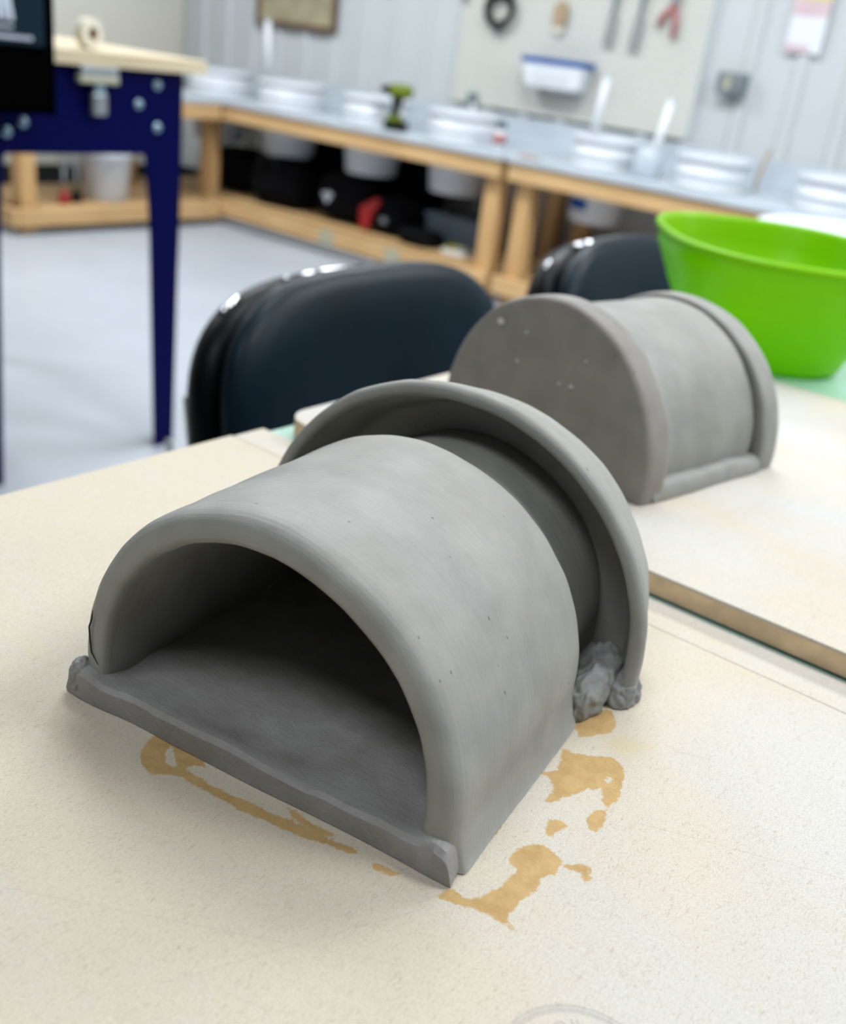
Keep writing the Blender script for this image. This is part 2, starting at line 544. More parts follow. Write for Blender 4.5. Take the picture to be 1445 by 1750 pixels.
def thing(name, label, cat, loc=(0, 0, 0), rotz=0.0, group=None):
    o = bpy.data.objects.new(name, None)
    o.empty_display_size = 0.1
    COL.objects.link(o)
    o.location = loc
    o.rotation_euler = (0, 0, rotz)
    return tag(o, label, cat, group)


def struct(o):
    o['kind'] = 'structure'
    return o


def copy_tree(o, parent=None):
    c = o.copy()
    COL.objects.link(c)
    if parent is not None:
        c.parent = parent
    for ch in list(o.children):
        copy_tree(ch, c)
    return c


def rounded_rect(x0, x1, y0, y1, r, n=8):
    out = []
    for cx_, cy_, a0 in ((x1 - r, y0 + r, -pi / 2), (x1 - r, y1 - r, 0), (x0 + r, y1 - r, pi / 2), (x0 + r, y0 + r, pi)):
        for k in range(n + 1):
            a = a0 + pi / 2 * k / n
            out.append((cx_ + r * cos(a), cy_ + r * sin(a)))
    return out


# ================================================================== THE ROOM
WALL_Y, LEFT_X = 5.2, -6.35
RIGHT_X, FRONT_Y, ROOM_H = 4.2, -3.4, 3.0
struct(box('floor', (LEFT_X - 0.1, RIGHT_X + 0.1, FRONT_Y - 0.1, WALL_Y + 0.15, -0.1, 0.0), 'floor_paint'))
struct(box('ceiling', (LEFT_X - 0.1, RIGHT_X + 0.1, FRONT_Y - 0.1, WALL_Y + 0.15, ROOM_H, ROOM_H + 0.1), 'ceiling_paint'))
wall_back = struct(box('wall_back', (LEFT_X - 0.1, RIGHT_X + 0.1, WALL_Y + 0.03, WALL_Y + 0.13, 0, ROOM_H), 'siding_paint'))
struct(box('wall_left', (LEFT_X - 0.1, LEFT_X, FRONT_Y - 0.1, WALL_Y + 0.03, 0, ROOM_H), 'beige_paint'))
struct(box('wall_right', (RIGHT_X, RIGHT_X + 0.1, FRONT_Y - 0.1, WALL_Y + 0.03, 0, ROOM_H), 'dark_wall_paint'))
struct(box('wall_front', (LEFT_X, RIGHT_X, FRONT_Y - 0.1, FRONT_Y, 0, ROOM_H), 'dark_wall_paint'))


def siding_mesh(w):
    """One ribbed sheet of metal siding, ribs every quarter metre."""
    me = bpy.data.meshes.new('siding_panel')
    prof = []
    x = 0.0
    while x < w - 1e-6:
        prof += [(x, 0.0), (x + 0.155, 0.0), (x + 0.175, -0.022), (x + 0.215, -0.022), (x + 0.235, 0.0)]
        x += 0.25
    prof.append((w, 0.0))
    n = len(prof)
    vs_ = [(px, py, z) for z in (0.0, ROOM_H) for px, py in prof] + [(px, 0.029, z) for z in (0.0, ROOM_H) for px in (0, w)]
    fs = [(i, i + 1, n + i + 1, n + i) for i in range(n - 1)]
    me.from_pydata(vs_, [], fs)
    me.materials.append(MATS['siding_paint'])
    return me


sm = siding_mesh(1.0)
for i in range(10):
    o = bpy.data.objects.new('siding_panel', sm)
    COL.objects.link(o)
    o.parent = wall_back
    o.location = (LEFT_X + 0.02 + i * 1.0, WALL_Y + 0.0, 0)
struct(box('trim_1', (LEFT_X + 0.02, 3.4, WALL_Y - 0.045, WALL_Y - 0.025, 0.72, 0.865), 'galvanised', bevel=0.004))
struct(box('shade_strip_back', (LEFT_X + 0.02, 3.4, WALL_Y - 0.045, WALL_Y - 0.025, 0.0, 0.14), 'black_rubber'))  # added black strip imitating the shade below the bench shelf
struct(box('baseboard_left', (LEFT_X, LEFT_X + 0.02, FRONT_Y, WALL_Y - 0.05, 0.0, 0.14), 'black_rubber'))

# ================================================================== WORK TABLES
def sd_poly(px, py, poly):
    """Signed distance (inside positive) to a polygon."""
    d = 1e9
    inside = False
    n = len(poly)
    j = n - 1
    for i in range(n):
        ax, ay = poly[j]
        bx, by = poly[i]
        ex, ey = bx - ax, by - ay
        wx, wy = px - ax, py - ay
        t = max(0.0, min(1.0, (wx * ex + wy * ey) / (ex * ex + ey * ey + 1e-12)))
        dx, dy = wx - ex * t, wy - ey * t
        d = min(d, dx * dx + dy * dy)
        if (ay > py) != (by > py) and px < ex * (py - ay) / (ey + 1e-15) + ax:
            inside = not inside
        j = i
    d = math.sqrt(d)
    return d if inside else -d


def frange(a, b, step):
    n = max(1, int(round((b - a) / step)))
    return [a + (b - a) * i / n for i in range(n + 1)]


near = thing('work_table', 'worn pale fibreboard worktable with brown water stains beneath the hollow clay form', 'table',
             (TABLE_X, TABLE_Y, 0))
X0, X1, Y0, Y1, TOP, THK = -0.478, 1.10, -0.62, 0.4396, 0.90, 0.025
xs = frange(X0, -0.33, 0.03) + frange(-0.33, -0.04, 0.0016)[1:] + frange(-0.04, X1, 0.06)[1:]
ys = frange(Y0, 0.10, 0.06) + frange(0.10, 0.37, 0.0016)[1:] + frange(0.37, Y1, 0.02)[1:]
vs_, fs = [], []
nx, ny = len(xs), len(ys)
stain, faint = [], []
boxes = [(w, p, min(q[0] for q in p) - 0.01, max(q[0] for q in p) + 0.01, min(q[1] for q in p) - 0.01, max(q[1] for q in p) + 0.01)
         for w, p in STAINS]
for y in ys:
    for x in xs:
        vs_.append((x - TABLE_X, y - TABLE_Y, TOP))
        s, f = -0.01, 0.0
        for w, p, a, b, c, d in boxes:
            if a < x < b and c < y < d:
                q = sd_poly(x, y, p)
                if w == 1:
                    s = max(s, q)
                elif w < 0:
                    s = min(s, -q)
                else:
                    f = max(f, min(1.0, max(0.0, (q + 0.002) / 0.006)))
        stain.append(max(-0.01, s))
        faint.append(f)
for j in range(ny - 1):
    for i in range(nx - 1):
        a = j * nx + i
        fs.append((a, a + 1, a + nx + 1, a + nx))
ring = [i for i in range(nx)] + [j * nx + nx - 1 for j in range(1, ny)] + [(ny - 1) * nx + i for i in range(nx - 2, -1, -1)] + \
       [j * nx for j in range(ny - 2, 0, -1)]
base_i = len(vs_)
for k in ring:
    v = vs_[k]
    vs_.append((v[0], v[1], TOP - THK))
    stain.append(-0.01)
    faint.append(0.0)
m_ = len(ring)
for k in range(m_):
    k2 = (k + 1) % m_
    fs.append((ring[k2], ring[k], base_i + k, base_i + k2))
fs.append(tuple(base_i + k for k in range(m_ - 1, -1, -1)))
top = mesh('table_top', vs_, fs, 'fibreboard_worn', near, fix=False)
for nm, data in (('stain', stain), ('faint', faint)):
    at = top.data.attributes.new(nm, 'FLOAT', 'POINT')
    at.data.foreach_set('value', data)


def table_frame(parent, ox, oy, x0, x1, y0, y1, z1):
    bm = bmesh.new()
    w = 0.03
    for (a, b, c, d) in ((x0, x1, y0, y0 + w), (x0, x1, y1 - w, y1), (x0, x0 + w, y0 + w, y1 - w), (x1 - w, x1, y0 + w, y1 - w)):
        add_box(bm, a - ox, b - ox, c - oy, d - oy, z1 - 0.07, z1)
    bm_obj('apron_frame', bm, 'grey_metal', parent)
    for lx in (x0, x1 - 0.045):
        for ly in (y0, y1 - 0.045):
            box('leg', (lx - ox, lx + 0.045 - ox, ly - oy, ly + 0.045 - oy, 0.0, z1 - 0.07), 'grey_metal', parent, bevel=0.004)


table_frame(near, TABLE_X, TABLE_Y, X0 + 0.10, X1 - 0.06, Y0 + 0.06, Y1 - 0.05, TOP - THK)

far = thing('work_table', 'mint green topped worktable under the board with the closed clay form', 'table', (0.3, 1.2, 0))
prism('table_top', [(x - 0.3, y - 1.2) for x, y in rounded_rect(-0.474, 1.10, 0.4398, 2.45, 0.01, 3)], 0.87, 0.8985, 'mint_laminate', far, bevel=0.003)
table_frame(far, 0.3, 1.2, -0.38, 1.04, 0.50, 2.39, 0.87)
strip = prism('fibreboard_strip', rounded_rect(-0.476, 1.10, 0.4398, 0.4665, 0.001, 3), 0.8985, 0.9002, 'fibreboard_pale', bevel=0.0002)
tag(strip, 'narrow pale fibreboard strip lying between the stained tabletop and the thick board', 'board')

board = thing('fibreboard', 'pale fibreboard with a rounded corner carrying the closed clay form', 'board', (-0.1, 0.73, 0.8985))
poly = [(x + 0.1, y - 0.73) for x, y in rounded_rect(-0.463, 0.40, 0.4705, 0.924, 0.022, 10)]
prism('board_panel', poly, 0.002, 0.0145, 'fibreboard_pale', board, bevel=0.0008)
o = prism('board_edge_band', [(x * 1.0006, y * 1.0006) for x, y in poly], 0.0025, 0.0128, 'fibreboard_edge', board)
for fx in (-0.33, 0.45):
    for fy in (-0.22, 0.15):
        lathe('foot_pad', [(0.012, 0.0), (0.012, 0.0025)], 'black_rubber', board, (fx, fy, 0), n=12)
BOARD_Z = 0.913

# ================================================================== CLAY FORMS
def arch_xy(u, r, zc, r_ref, flare=0.0):
    """Point on an upright-sided arch; u runs 0..1 from the right foot to the left foot."""
    L = 2 * zc + pi * r_ref
    s = u * L
    if s < zc:
        x, z = r, s
    elif s > L - zc:
        x, z = -r, L - s
    else:
        a = (s - zc) / r_ref
        x, z = r * cos(a), zc + r * sin(a)
    if flare and z < 0.02:
        x += (1 if x > 0 else -1) * flare * (1 - z / 0.02) ** 2
    return x, z


def arch_shell(name, profile, mat, parent, zc=0.02, nu=150, wob=0.0007, seed=0.0, flare=None, closed=False, zmin=0.0005, smooth=True):
    """Sweep a list of (y, r) round the arch with the small unevenness of hand building."""
    vs_, fs, uv = [], [], []
    m = len(profile)
    acc, last = 0.0, None
    for j, p in enumerate(profile):
        y, r = p[0], p[1]
        if last is not None:
            acc += math.hypot(y - last[0], r - last[1])
        last = (y, r)
        for i in range(nu + 1):
            u = i / nu
            fl = flare(y, r) if flare else 0.0
            x, z = arch_xy(u, r, zc, 0.085, fl)
            q = Vector((x * 28, y * 28, z * 28 + seed))
            nv = noise.noise_vector(q) * wob + noise.noise_vector(q * 3.1 + Vector((5, 2, seed))) * wob * 0.35
            z2 = max(zmin, z + nv.z * min(1.0, z / 0.01))
            vs_.append((x + nv.x, y + nv.y, z2))
            uv.append((u * 0.31 + seed, acc))
    w = nu + 1
    rng = range(m) if closed else range(m - 1)
    for j in rng:
        j2 = (j + 1) % m
        for i in range(nu):
            fs.append((j * w + i, j * w + i + 1, j2 * w + i + 1, j2 * w + i))
    return mesh(name, vs_, fs, mat, parent, smooth=smooth, uvs=uv)


def ramp_pts(a, b, n):
    return [(a[0] + (b[0] - a[0]) * k / n, a[1] + (b[1] - a[1]) * k / n) for k in range(n)]


def arc_pts(cy_, cr, rad, a0, a1, n):
    """(y, r) points on a small arc; angle 0 points to +y, 90 to +r."""
    return [(cy_ + rad * cos(radians(a0 + (a1 - a0) * k / n)), cr + rad * sin(radians(a0 + (a1 - a0) * k / n))) for k in range(n + 1)]


form = thing('clay_form', 'hollow arched clay form with open dark front and flanged back on the stained table', 'pottery',
             (-0.2148, 0.2131, 0.9), radians(9.07))
# hollow half-tube body: inner wall, thick rounded front rim, brushed outer wall, shoulder, neck into the back pan
prof = []
prof += ramp_pts((0.172, 0.0685), (0.006, 0.0712), 26)
prof += [(0.004, 0.0713), (0.0022, 0.0717), (0.0008, 0.0727), (0.0001, 0.0743)]
prof += [(0.0000, 0.0765), (0.0002, 0.0785), (0.0010, 0.0806), (0.0026, 0.0824), (0.0050, 0.0834), (0.0075, 0.0838)]
prof += ramp_pts((0.010, 0.0839), (0.100, 0.0832), 44)
prof += [(0.1030, 0.0832), (0.1075, 0.0830), (0.1105, 0.0824), (0.1125, 0.0812), (0.1138, 0.0790), (0.1148, 0.0760), (0.1165, 0.0730), (0.120, 0.0715)]
prof += ramp_pts((0.124, 0.0712), (0.170, 0.0712), 8)
prof.append((0.172, 0.0700))
arch_shell('body', prof, 'clay', form, 0.0195, 190, 0.0008, 1.7,
           flare=lambda y, r: 0.0048 if (0.003 < y < 0.118 and r > 0.078) else 0.0)

# base slab with a lumpy, unevenly cut front edge
def slab(name, parent, y0, y1, hw0, hw1, th, mat, seed, lumps=True, nxs=110, nys=70):
    vs_, fs, uv = [], [], []
    for layer in (0, 1):
        for j in range(nys + 1):
            v = j / nys
            y = y0 + (y1 - y0) * v
            hw = hw1 + (hw0 - hw1) * math.exp(-v * 6)
            for i in range(nxs + 1):
                t = i / nxs * 2 - 1
                x = t * hw
                wav = noise.noise(Vector((x * 30, seed, layer * 0.3))) * 0.0022 * (1 - v) ** 4
                yy = y + wav
                if layer == 0:
                    z = 0.0004
                    yy += 0.0004 * (1 - v) ** 30
                else:
                    z = th + noise.noise(Vector((x * 55, y * 55, seed))) * 0.0012 + noise.noise(Vector((x * 150, y * 150, seed))) * 0.0004
                    if lumps:
                        z += 0.0036 * math.exp(-((abs(x) - 0.0775) / 0.007) ** 2) * math.exp(-((y - y0 - 0.006) / 0.010) ** 2)
                        z += 0.0014 * math.exp(-((y - y0 - 0.003) / 0.005) ** 2) * (0.6 + 0.8 * noise.noise(Vector((x * 42, 3.3, seed))))
                        z -= 0.0012 * math.exp(-((y - y0 - 0.016) / 0.007) ** 2) * (0.5 + noise.noise(Vector((x * 60, 9.1, seed))))
                    edge = min(1.0, (1 - abs(t)) * hw / 0.006)
                    z = z * (0.25 + 0.75 * math.sqrt(max(0.0, 1 - (1 - edge) ** 2)))
                    e2 = min(1.0, max(0.0, (y - y0)) / 0.0012)
                    z = z * (0.87 + 0.13 * math.sqrt(max(0.0, 1 - (1 - e2) ** 2)))
                xx = x + (noise.noise(Vector((y * 45, seed + 4, x))) * 0.0010 if abs(t) > 0.97 else 0.0)
                vs_.append((xx, yy, max(0.0003, z)))
                uv.append((x, y))
    w = nxs + 1
    off = (nxs + 1) * (nys + 1)
    for j in range(nys):
        for i in range(nxs):
            a = j * w + i
            fs.append((a, a + w, a + w + 1, a + 1))
            fs.append((off + a, off + a + 1, off + a + w + 1, off + a + w))
    rim = [i for i in range(w)] + [j * w + nxs for j in range(1, nys + 1)] + [nys * w + i for i in range(nxs - 1, -1, -1)] + \
          [j * w for j in range(nys - 1, 0, -1)]
    for k in range(len(rim)):
        a, b = rim[k], rim[(k + 1) % len(rim)]
        fs.append((a, b, off + b, off + a))
    o = mesh(name, vs_, fs, mat, parent, smooth=True, uvs=uv)
    o.data.set_sharp_from_angle(angle=radians(38))
    return o


slab('base_slab', form, -0.0035, 0.119, 0.0876, 0.0845, 0.0104, 'clay_slab', 2.4)
slab('neck_slab', form, 0.112, 0.166, 0.0800, 0.0800, 0.0080, 'clay_slab', 6.1, False, 60, 24)

# back pan: flat plate with a rim that reaches forward over the neck
prof = [(0.1695, 0.0600), (0.1695, 0.0680)] + ramp_pts((0.1695, 0.0700), (0.1692, 0.0835), 6)
prof += [(0.1685, 0.0850), (0.1670, 0.0862), (0.1640, 0.0874), (0.1580, 0.0891), (0.1520, 0.0909), (0.1460, 0.0930), (0.1425, 0.0943)]
prof += arc_pts(0.1405, 0.0981, 0.0034, -90, -270, 10)
prof += ramp_pts((0.1425, 0.1016), (0.1740, 0.0915), 8)
prof += arc_pts(0.1750, 0.0886, 0.0026, 75, 5, 5)
prof += ramp_pts((0.1780, 0.0850), (0.1780, 0.001), 14)
prof.append((0.1780, 0.0003))
arch_shell('back_pan', prof, 'clay', form, 0.0185, 170, 0.0009, 4.2)

# torn and pinched clay where the rim of the pan meets the slab
def lump(name, parent, loc, rad, mat, seed, amp=0.22):
    bm = bmesh.new()
    bmesh.ops.create_icosphere(bm, subdivisions=5, radius=1.0)
    for v in bm.verts:
        d = 1 + 0.10 * noise.turbulence(v.co * 3.2 + Vector((seed, seed, 1)), 4, True) + amp * noise.noise(v.co * 1.9 + Vector((seed, 0, 0))) + amp * 0.3 * noise.noise(v.co * 4.5 + Vector((0, seed, 0)))
        v.co = Vector((v.co.x * rad[0] * d, v.co.y * rad[1] * d, max(-loc[2] + 0.0004, v.co.z * rad[2] * d)))
    return bm_obj(name, bm, mat, parent, loc, smooth=True)


for k, (loc, rad) in enumerate((((0.0835, 0.1275, 0.006), (0.0085, 0.0170, 0.0120)), ((0.0935, 0.1430, 0.003), (0.0090, 0.0100, 0.0115)),
                                ((0.0840, 0.1420, 0.010), (0.0100, 0.0130, 0.0110)),
                                ((-0.0865, 0.1300, 0.007), (0.0070, 0.0140, 0.0090)))):
    lump('pinched_clay', form, loc, rad, 'clay_slip', 3.0 + k * 1.7)
lump('pinched_clay', form, (-0.0830, 0.0015, 0.0075), (0.0060, 0.0055, 0.0080), 'clay_slip', 11.4, 0.25)
# hairline cracks: narrow dark clay seams that follow the surface of the rim and outer wall
def crack(pts, r):
    tube('surface_crack', pts, [r * 0.3] + [r] * (len(pts) - 2) + [r * 0.3], 'clay_crack', form, n=6)


n = NT('clay_crack')
n.color(n.ramp(n.noise(n.mapping('Object'), 500, 2), [(0.3, (0.02, 0.02, 0.02)), (0.7, (0.05, 0.048, 0.045))]))
MATS['clay_crack'] = n.done(0.9, 0, 0.1)
crack([(-0.0762, -0.0004, 0.041), (-0.0766, -0.0006, 0.037), (-0.0780, -0.0006, 0.033), (-0.0776, -0.0006, 0.027), (-0.0770, -0.0006, 0.022), (-0.0735, -0.0006, 0.0175)], 0.00035)

# ------------------------------------------------------------------ second form, closed end towards us
form2 = thing('clay_form', 'spool-shaped clay form with closed brown end face standing on the pale board', 'pottery',
              (-0.2288 - 0.0895 * 0.9848, 0.5438 + 0.0895 * 0.1736, BOARD_Z), radians(-10))
prof = [(0.0, 0.0003), (0.0, 0.001)] + ramp_pts((0.0, 0.003), (0.0, 0.086), 16) + [(0.0002, 0.0880), (0.0012, 0.0895), (0.0030, 0.0904)]
prof += ramp_pts((0.005, 0.0908), (0.018, 0.0912), 8) + [(0.0195, 0.0910), (0.0212, 0.0900), (0.0222, 0.0885), (0.0230, 0.0865)]
prof += [(0.0245, 0.0845), (0.0270, 0.0830)]
arch_shell('closed_end', prof, 'clay_old', form2, 0.014, 150, 0.0008, 7.7)
prof = [(0.018, 0.0850), (0.0235, 0.0850), (0.0265, 0.0836), (0.031, 0.0827)] + ramp_pts((0.036, 0.0822), (0.1285, 0.0826), 30) + [(0.1300, 0.0822), (0.1310, 0.0810), (0.1315, 0.0780), (0.1335, 0.0770), (0.140, 0.0770)]
arch_shell('body', prof, 'clay', form2, 0.0145, 150, 0.0008, 8.8, flare=None)
slab('base_slab', form2, 0.012, 0.132, 0.0920, 0.0920, 0.0115, 'clay', 5.2, False)
prof = [(0.1335, 0.060), (0.1335, 0.0800), (0.1325, 0.0865), (0.1318, 0.0885), (0.1322, 0.0900), (0.1340, 0.0908)] + ramp_pts((0.137, 0.0910), (0.150, 0.0908), 6)
prof += [(0.1520, 0.0900), (0.1532, 0.0885), (0.1535, 0.0860)] + ramp_pts((0.1535, 0.082), (0.1535, 0.001), 12) + [(0.1535, 0.0003)]
arch_shell('far_flange', prof, 'clay', form2, 0.0085, 140, 0.0008, 9.9)
# crumbs of pale clay stuck to the closed face
for k, (cx_, cz_, cr_) in enumerate(((-0.046, 0.079, 0.0030), (-0.022, 0.078, 0.0014), (-0.026, 0.058, 0.0014), (0.022, 0.055, 0.0016), (0.012, 0.054, 0.0012), (0.030, 0.074, 0.0010))):
    lump('clay_crumb', form2, (cx_, -0.0003, cz_), (cr_, 0.0012, cr_ * 0.7), 'clay_pale', 1.0 + k)

# ================================================================== THINGS ON THE FAR TABLE
def tub(name, label, cat, loc, rotz, a, b, h, taper, mat, group=None):
    t = thing(name, label, cat, loc, rotz, group)
    prof, n = [], 56
    pr = [(taper * 0.86, 0.0), (taper * 0.95, 0.004), (taper, 0.016), (taper + (1 - taper) * 0.55, h * 0.55), (0.965, h - 0.022), (0.975, h - 0.020),
          (0.98, h - 0.004), (1.0, h - 0.002), (1.012, h - 0.007), (1.02, h - 0.003), (1.012, h), (0.975, h + 0.001), (0.955, h - 0.004), (0.945, h - 0.022),
          (taper + (1 - taper) * 0.5, h * 0.5), (taper * 0.97, 0.018), (taper * 0.86, 0.006)]
    vs_, fs = [], []
    for r, z in pr:
        for k in range(n):
            q = 2 * pi * k / n
            c, s = cos(q), sin(q)
            e = 2 / 2.6
            vs_.append((a * r * math.copysign(abs(c) ** e, c), b * r * math.copysign(abs(s) ** e, s), z))
    for i in range(len(pr) - 1):
        for k in range(n):
            k2 = (k + 1) % n
            fs.append((i * n + k, i * n + k2, (i + 1) * n + k2, (i + 1) * n + k))
    fs.append(tuple(range(n - 1, -1, -1)))
    fs.append(tuple((len(pr) - 1) * n + k for k in range(n)))
    mesh('tub_shell', vs_, fs, mat, t, smooth=True)
    return t


green = tub('wash_tub', 'bright lime green plastic tub on the mint table', 'tub', (-0.3655, 1.083, 0.8987), radians(35), 0.125, 0.165, 0.116, 0.66, 'green_plastic')

stool = thing('round_table', 'round white-topped pedestal table behind the lime green tub', 'table', (-0.73, 2.755, 0))
lathe('table_top', [(0.262, 0.846), (0.268, 0.849), (0.268, 0.858), (0.264, 0.861), (0.24, 0.8615)], 'white_plastic', stool, n=56)
lathe('apron_ring', [(0.245, 0.770), (0.248, 0.772), (0.248, 0.8455), (0.235, 0.8455)], 'slate_plastic', stool, n=56)
lathe('pedestal', [(0.16, 0.0), (0.165, 0.012), (0.05, 0.035), (0.035, 0.06), (0.035, 0.769)], 'grey_metal', stool, n=32)

# ================================================================== CHAIRS
def pad_data(w, h, t0, t1, n_exp=3.4, bow=0.03, dome=0.012, rings=9, n=56):
    """Rounded cushion outline in local y-z, thickness along x from t0 (back) to t1 (front)."""
    vs_, fs = [], []
    def ring(scale, x):
        for k in range(n):
            q = 2 * pi * k / n
            c, s = cos(q), sin(q)
            y = w / 2 * scale * math.copysign(abs(c) ** (2 / n_exp), c)
            z = h / 2 * scale * math.copysign(abs(s) ** (2 / n_exp), s)
            vs_.append((x + bow * (2 * y / w) ** 2, y, z))
    lev = [(0.02, t0), (0.5, t0), (0.9, t0), (0.965, t0 + (t1 - t0) * 0.12), (1.0, t0 + (t1 - t0) * 0.4), (1.0, t0 + (t1 - t0) * 0.65),
           (0.985, t0 + (t1 - t0) * 0.85), (0.95, t1), (0.88, t1 + dome * 0.45), (0.75, t1 + dome * 0.75), (0.5, t1 + dome * 0.95), (0.02, t1 + dome)]
    for s, x in lev:
        ring(s, x)
    for i in range(len(lev) - 1):
        for k in range(n):
            k2 = (k + 1) % n
            fs.append((i * n + k, i * n + k2, (i + 1) * n + k2, (i + 1) * n + k))
    fs.append(tuple(range(n)))
    fs.append(tuple((len(lev) - 1) * n + k for k in range(n)))
    return vs_, fs


def make_chair(label, loc, rotz, w=0.50):
    """Padded stacking chair facing +x; the origin is on the floor under the middle of the backrest."""
    c = thing('padded_chair', label, 'chair', loc, rotz, 'padded black chairs along the worktable')
    tilt = radians(-9)
    vs_, fs = pad_data(w - 0.012, 0.372, -0.004, 0.034, 3.2, 0.020, 0.014)
    mesh('backrest_pad', vs_, fs, 'vinyl', c, (0.0, 0, 0.717), (0, tilt, 0), smooth=True)
    vs_, fs = pad_data(w, 0.365, -0.058, -0.005, 3.2, 0.022, 0.004)
    sh = mesh('backrest_shell', vs_, fs, 'black_plastic', c, (0.0, 0, 0.713), (0, tilt, 0), smooth=True)
    vs_, fs = pad_data(0.47, 0.45, 0.0, 0.035, 4.0, 0.0, 0.014)
    mesh('seat_pad', vs_, fs, 'vinyl', c, (0.255, 0, 0.425), (0, radians(-90), 0), smooth=True)
    vs_, fs = pad_data(0.475, 0.455, -0.018, -0.001, 4.0, 0.0, 0.002)
    mesh('seat_shell', vs_, fs, 'black_plastic', c, (0.255, 0, 0.425), (0, radians(-90), 0), smooth=True)
    for s in (-1, 1):
        y = s * (w / 2 - 0.035)
        tube('back_upright', [(0.03, y, 0.41), (-0.005, y, 0.45), (-0.03, y, 0.60), (-0.058, y, 0.76)], 0.011, 'chrome', c)
        tube('leg', [(0.43, s * 0.215, 0.405), (0.455, s * 0.225, 0.36), (0.475, s * 0.235, 0.012)], 0.011, 'chrome', c)
        tube('leg', [(0.06, s * 0.215, 0.405), (0.03, s * 0.225, 0.36), (-0.03, s * 0.235, 0.012)], 0.011, 'chrome', c)
        for fx in (0.475, -0.03):
            lathe('foot_cap', [(0.013, 0.0), (0.014, 0.006), (0.013, 0.03)], 'black_rubber', c, (fx, s * 0.235, 0), n=14)
        # bright corner clip
        if s < 0:
            tube('corner_clip', [(-0.046, s * (w / 2 - 0.085), 0.870), (-0.042, s * (w / 2 - 0.055), 0.855)], 0.006, 'chrome', c)
    tube('top_highlight', [(-0.034, y, 0.894 - 0.3 * y * y) for y in (-0.12, -0.05, 0.03, 0.10)], 0.0045, 'chrome', c)  # added chrome strip imitating the vinyl's shine along the top edge
    tube('seat_rail', [(0.06, -0.215, 0.405), (0.06, 0.215, 0.405)], 0.010, 'chrome', c)
    tube('seat_rail', [(0.43, -0.215, 0.405), (0.43, 0.215, 0.405)], 0.010, 'chrome', c)
    tube('side_tube', [(-0.030, -w / 2 - 0.002, 0.575), (-0.040, -w / 2 - 0.005, 0.66), (-0.052, -w / 2 - 0.002, 0.72)], 0.004, 'steel', c)  # two thin steel tubes along the near side of the shell
    tube('side_tube', [(-0.048, -w / 2 - 0.001, 0.575), (-0.058, -w / 2 - 0.003, 0.65), (-0.064, -w / 2 + 0.002, 0.69)], 0.004, 'steel', c)
    return c


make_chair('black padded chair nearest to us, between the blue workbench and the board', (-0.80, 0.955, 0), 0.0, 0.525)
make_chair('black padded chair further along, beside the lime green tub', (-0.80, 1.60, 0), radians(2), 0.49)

# ================================================================== BLUE WORKBENCH
bw = thing('blue_workbench', 'navy blue steel workbench with pale wooden top and tapered legs', 'workbench', (-2.76, 1.55, 0))
BX, BY = -2.76, 1.55
prism('bench_top', [(x - BX, y - BY) for x, y in rounded_rect(-3.28, -2.225, 1.05, 1.905, 0.008, 3)], 1.016, 1.048, 'pale_wood', bw, bevel=0.003)
for fx, facing in ((-2.25, 1), (-3.25, -1)):
    for ly, sgn in ((1.845, -1), (1.222, 1)):
        out = [(0.012, 0.0), (0.075, 0.0), (0.098, 0.62), (0.112, 0.79), (0.122, 0.83), (0.122, 1.014), (0.0, 1.014), (0.0, 0.66)]
        vs_, fs = [], []
        k = len(out)
        for dx in (0.0, -0.004 * facing):
            vs_ += [(fx + dx - BX, ly + sgn * a - BY, z) for a, z in out]
        fs = [tuple(range(k)), tuple(range(2 * k - 1, k - 1, -1))] + [(i, (i + 1) % k, k + (i + 1) % k, k + i) for i in range(k)]
        # folded side flange of the leg
        b0 = len(vs_)
        flg = [(0.0, 0.0), (-0.055, 0.0), (-0.085, 0.75), (-0.10, 1.014), (0.0, 1.014)]
        for dy in (0.0, sgn * 0.004):
            vs_ += [(fx + a * facing - BX, ly + (0.006 * sgn if z < 0.5 else 0.0) + dy - BY, z) for a, z in flg]
        q = len(flg)
        fs += [tuple(b0 + i for i in range(q)), tuple(b0 + 2 * q - 1 - i for i in range(q))] + \
              [(b0 + i, b0 + (i + 1) % q, b0 + q + (i + 1) % q, b0 + q + i) for i in range(q)]
        leg = mesh('leg', vs_, fs, 'navy_steel', bw)
        if facing == 1:
            for (a, z) in ((0.0815, 0.982), (0.140, 0.935), (0.080, 0.881)):
                if sgn == 1:
                    a = {0.0815: 0.118, 0.140: 0.165, 0.080: 0.123}[a]
                    z = {0.982: 0.975, 0.935: 0.884, 0.881: 0.862}[z]
                bl = lathe('bolt', [(0.0125, 0.0), (0.0125, 0.003), (0.008, 0.0035), (0.008, 0.009), (0.005, 0.010)], 'bolt_steel', leg,
                           (fx + (0.003 if a > 0.122 else 0.0) - BX, ly + sgn * a - BY, z), (0, radians(90), 0), n=6 if False else 12)
for rx in (-2.2515, -3.2485):
    box('rail', (rx - 0.002 - BX, rx + 0.002 - BX, 1.30 - BY, 1.735 - BY, 0.815, 1.012), 'navy_steel', bw)
for ry in (1.235, 1.832):
    box('rail', (-3.24 - BX, -2.26 - BX, ry - 0.002 - BY, ry + 0.002 - BY, 0.815, 1.012), 'navy_steel', bw)

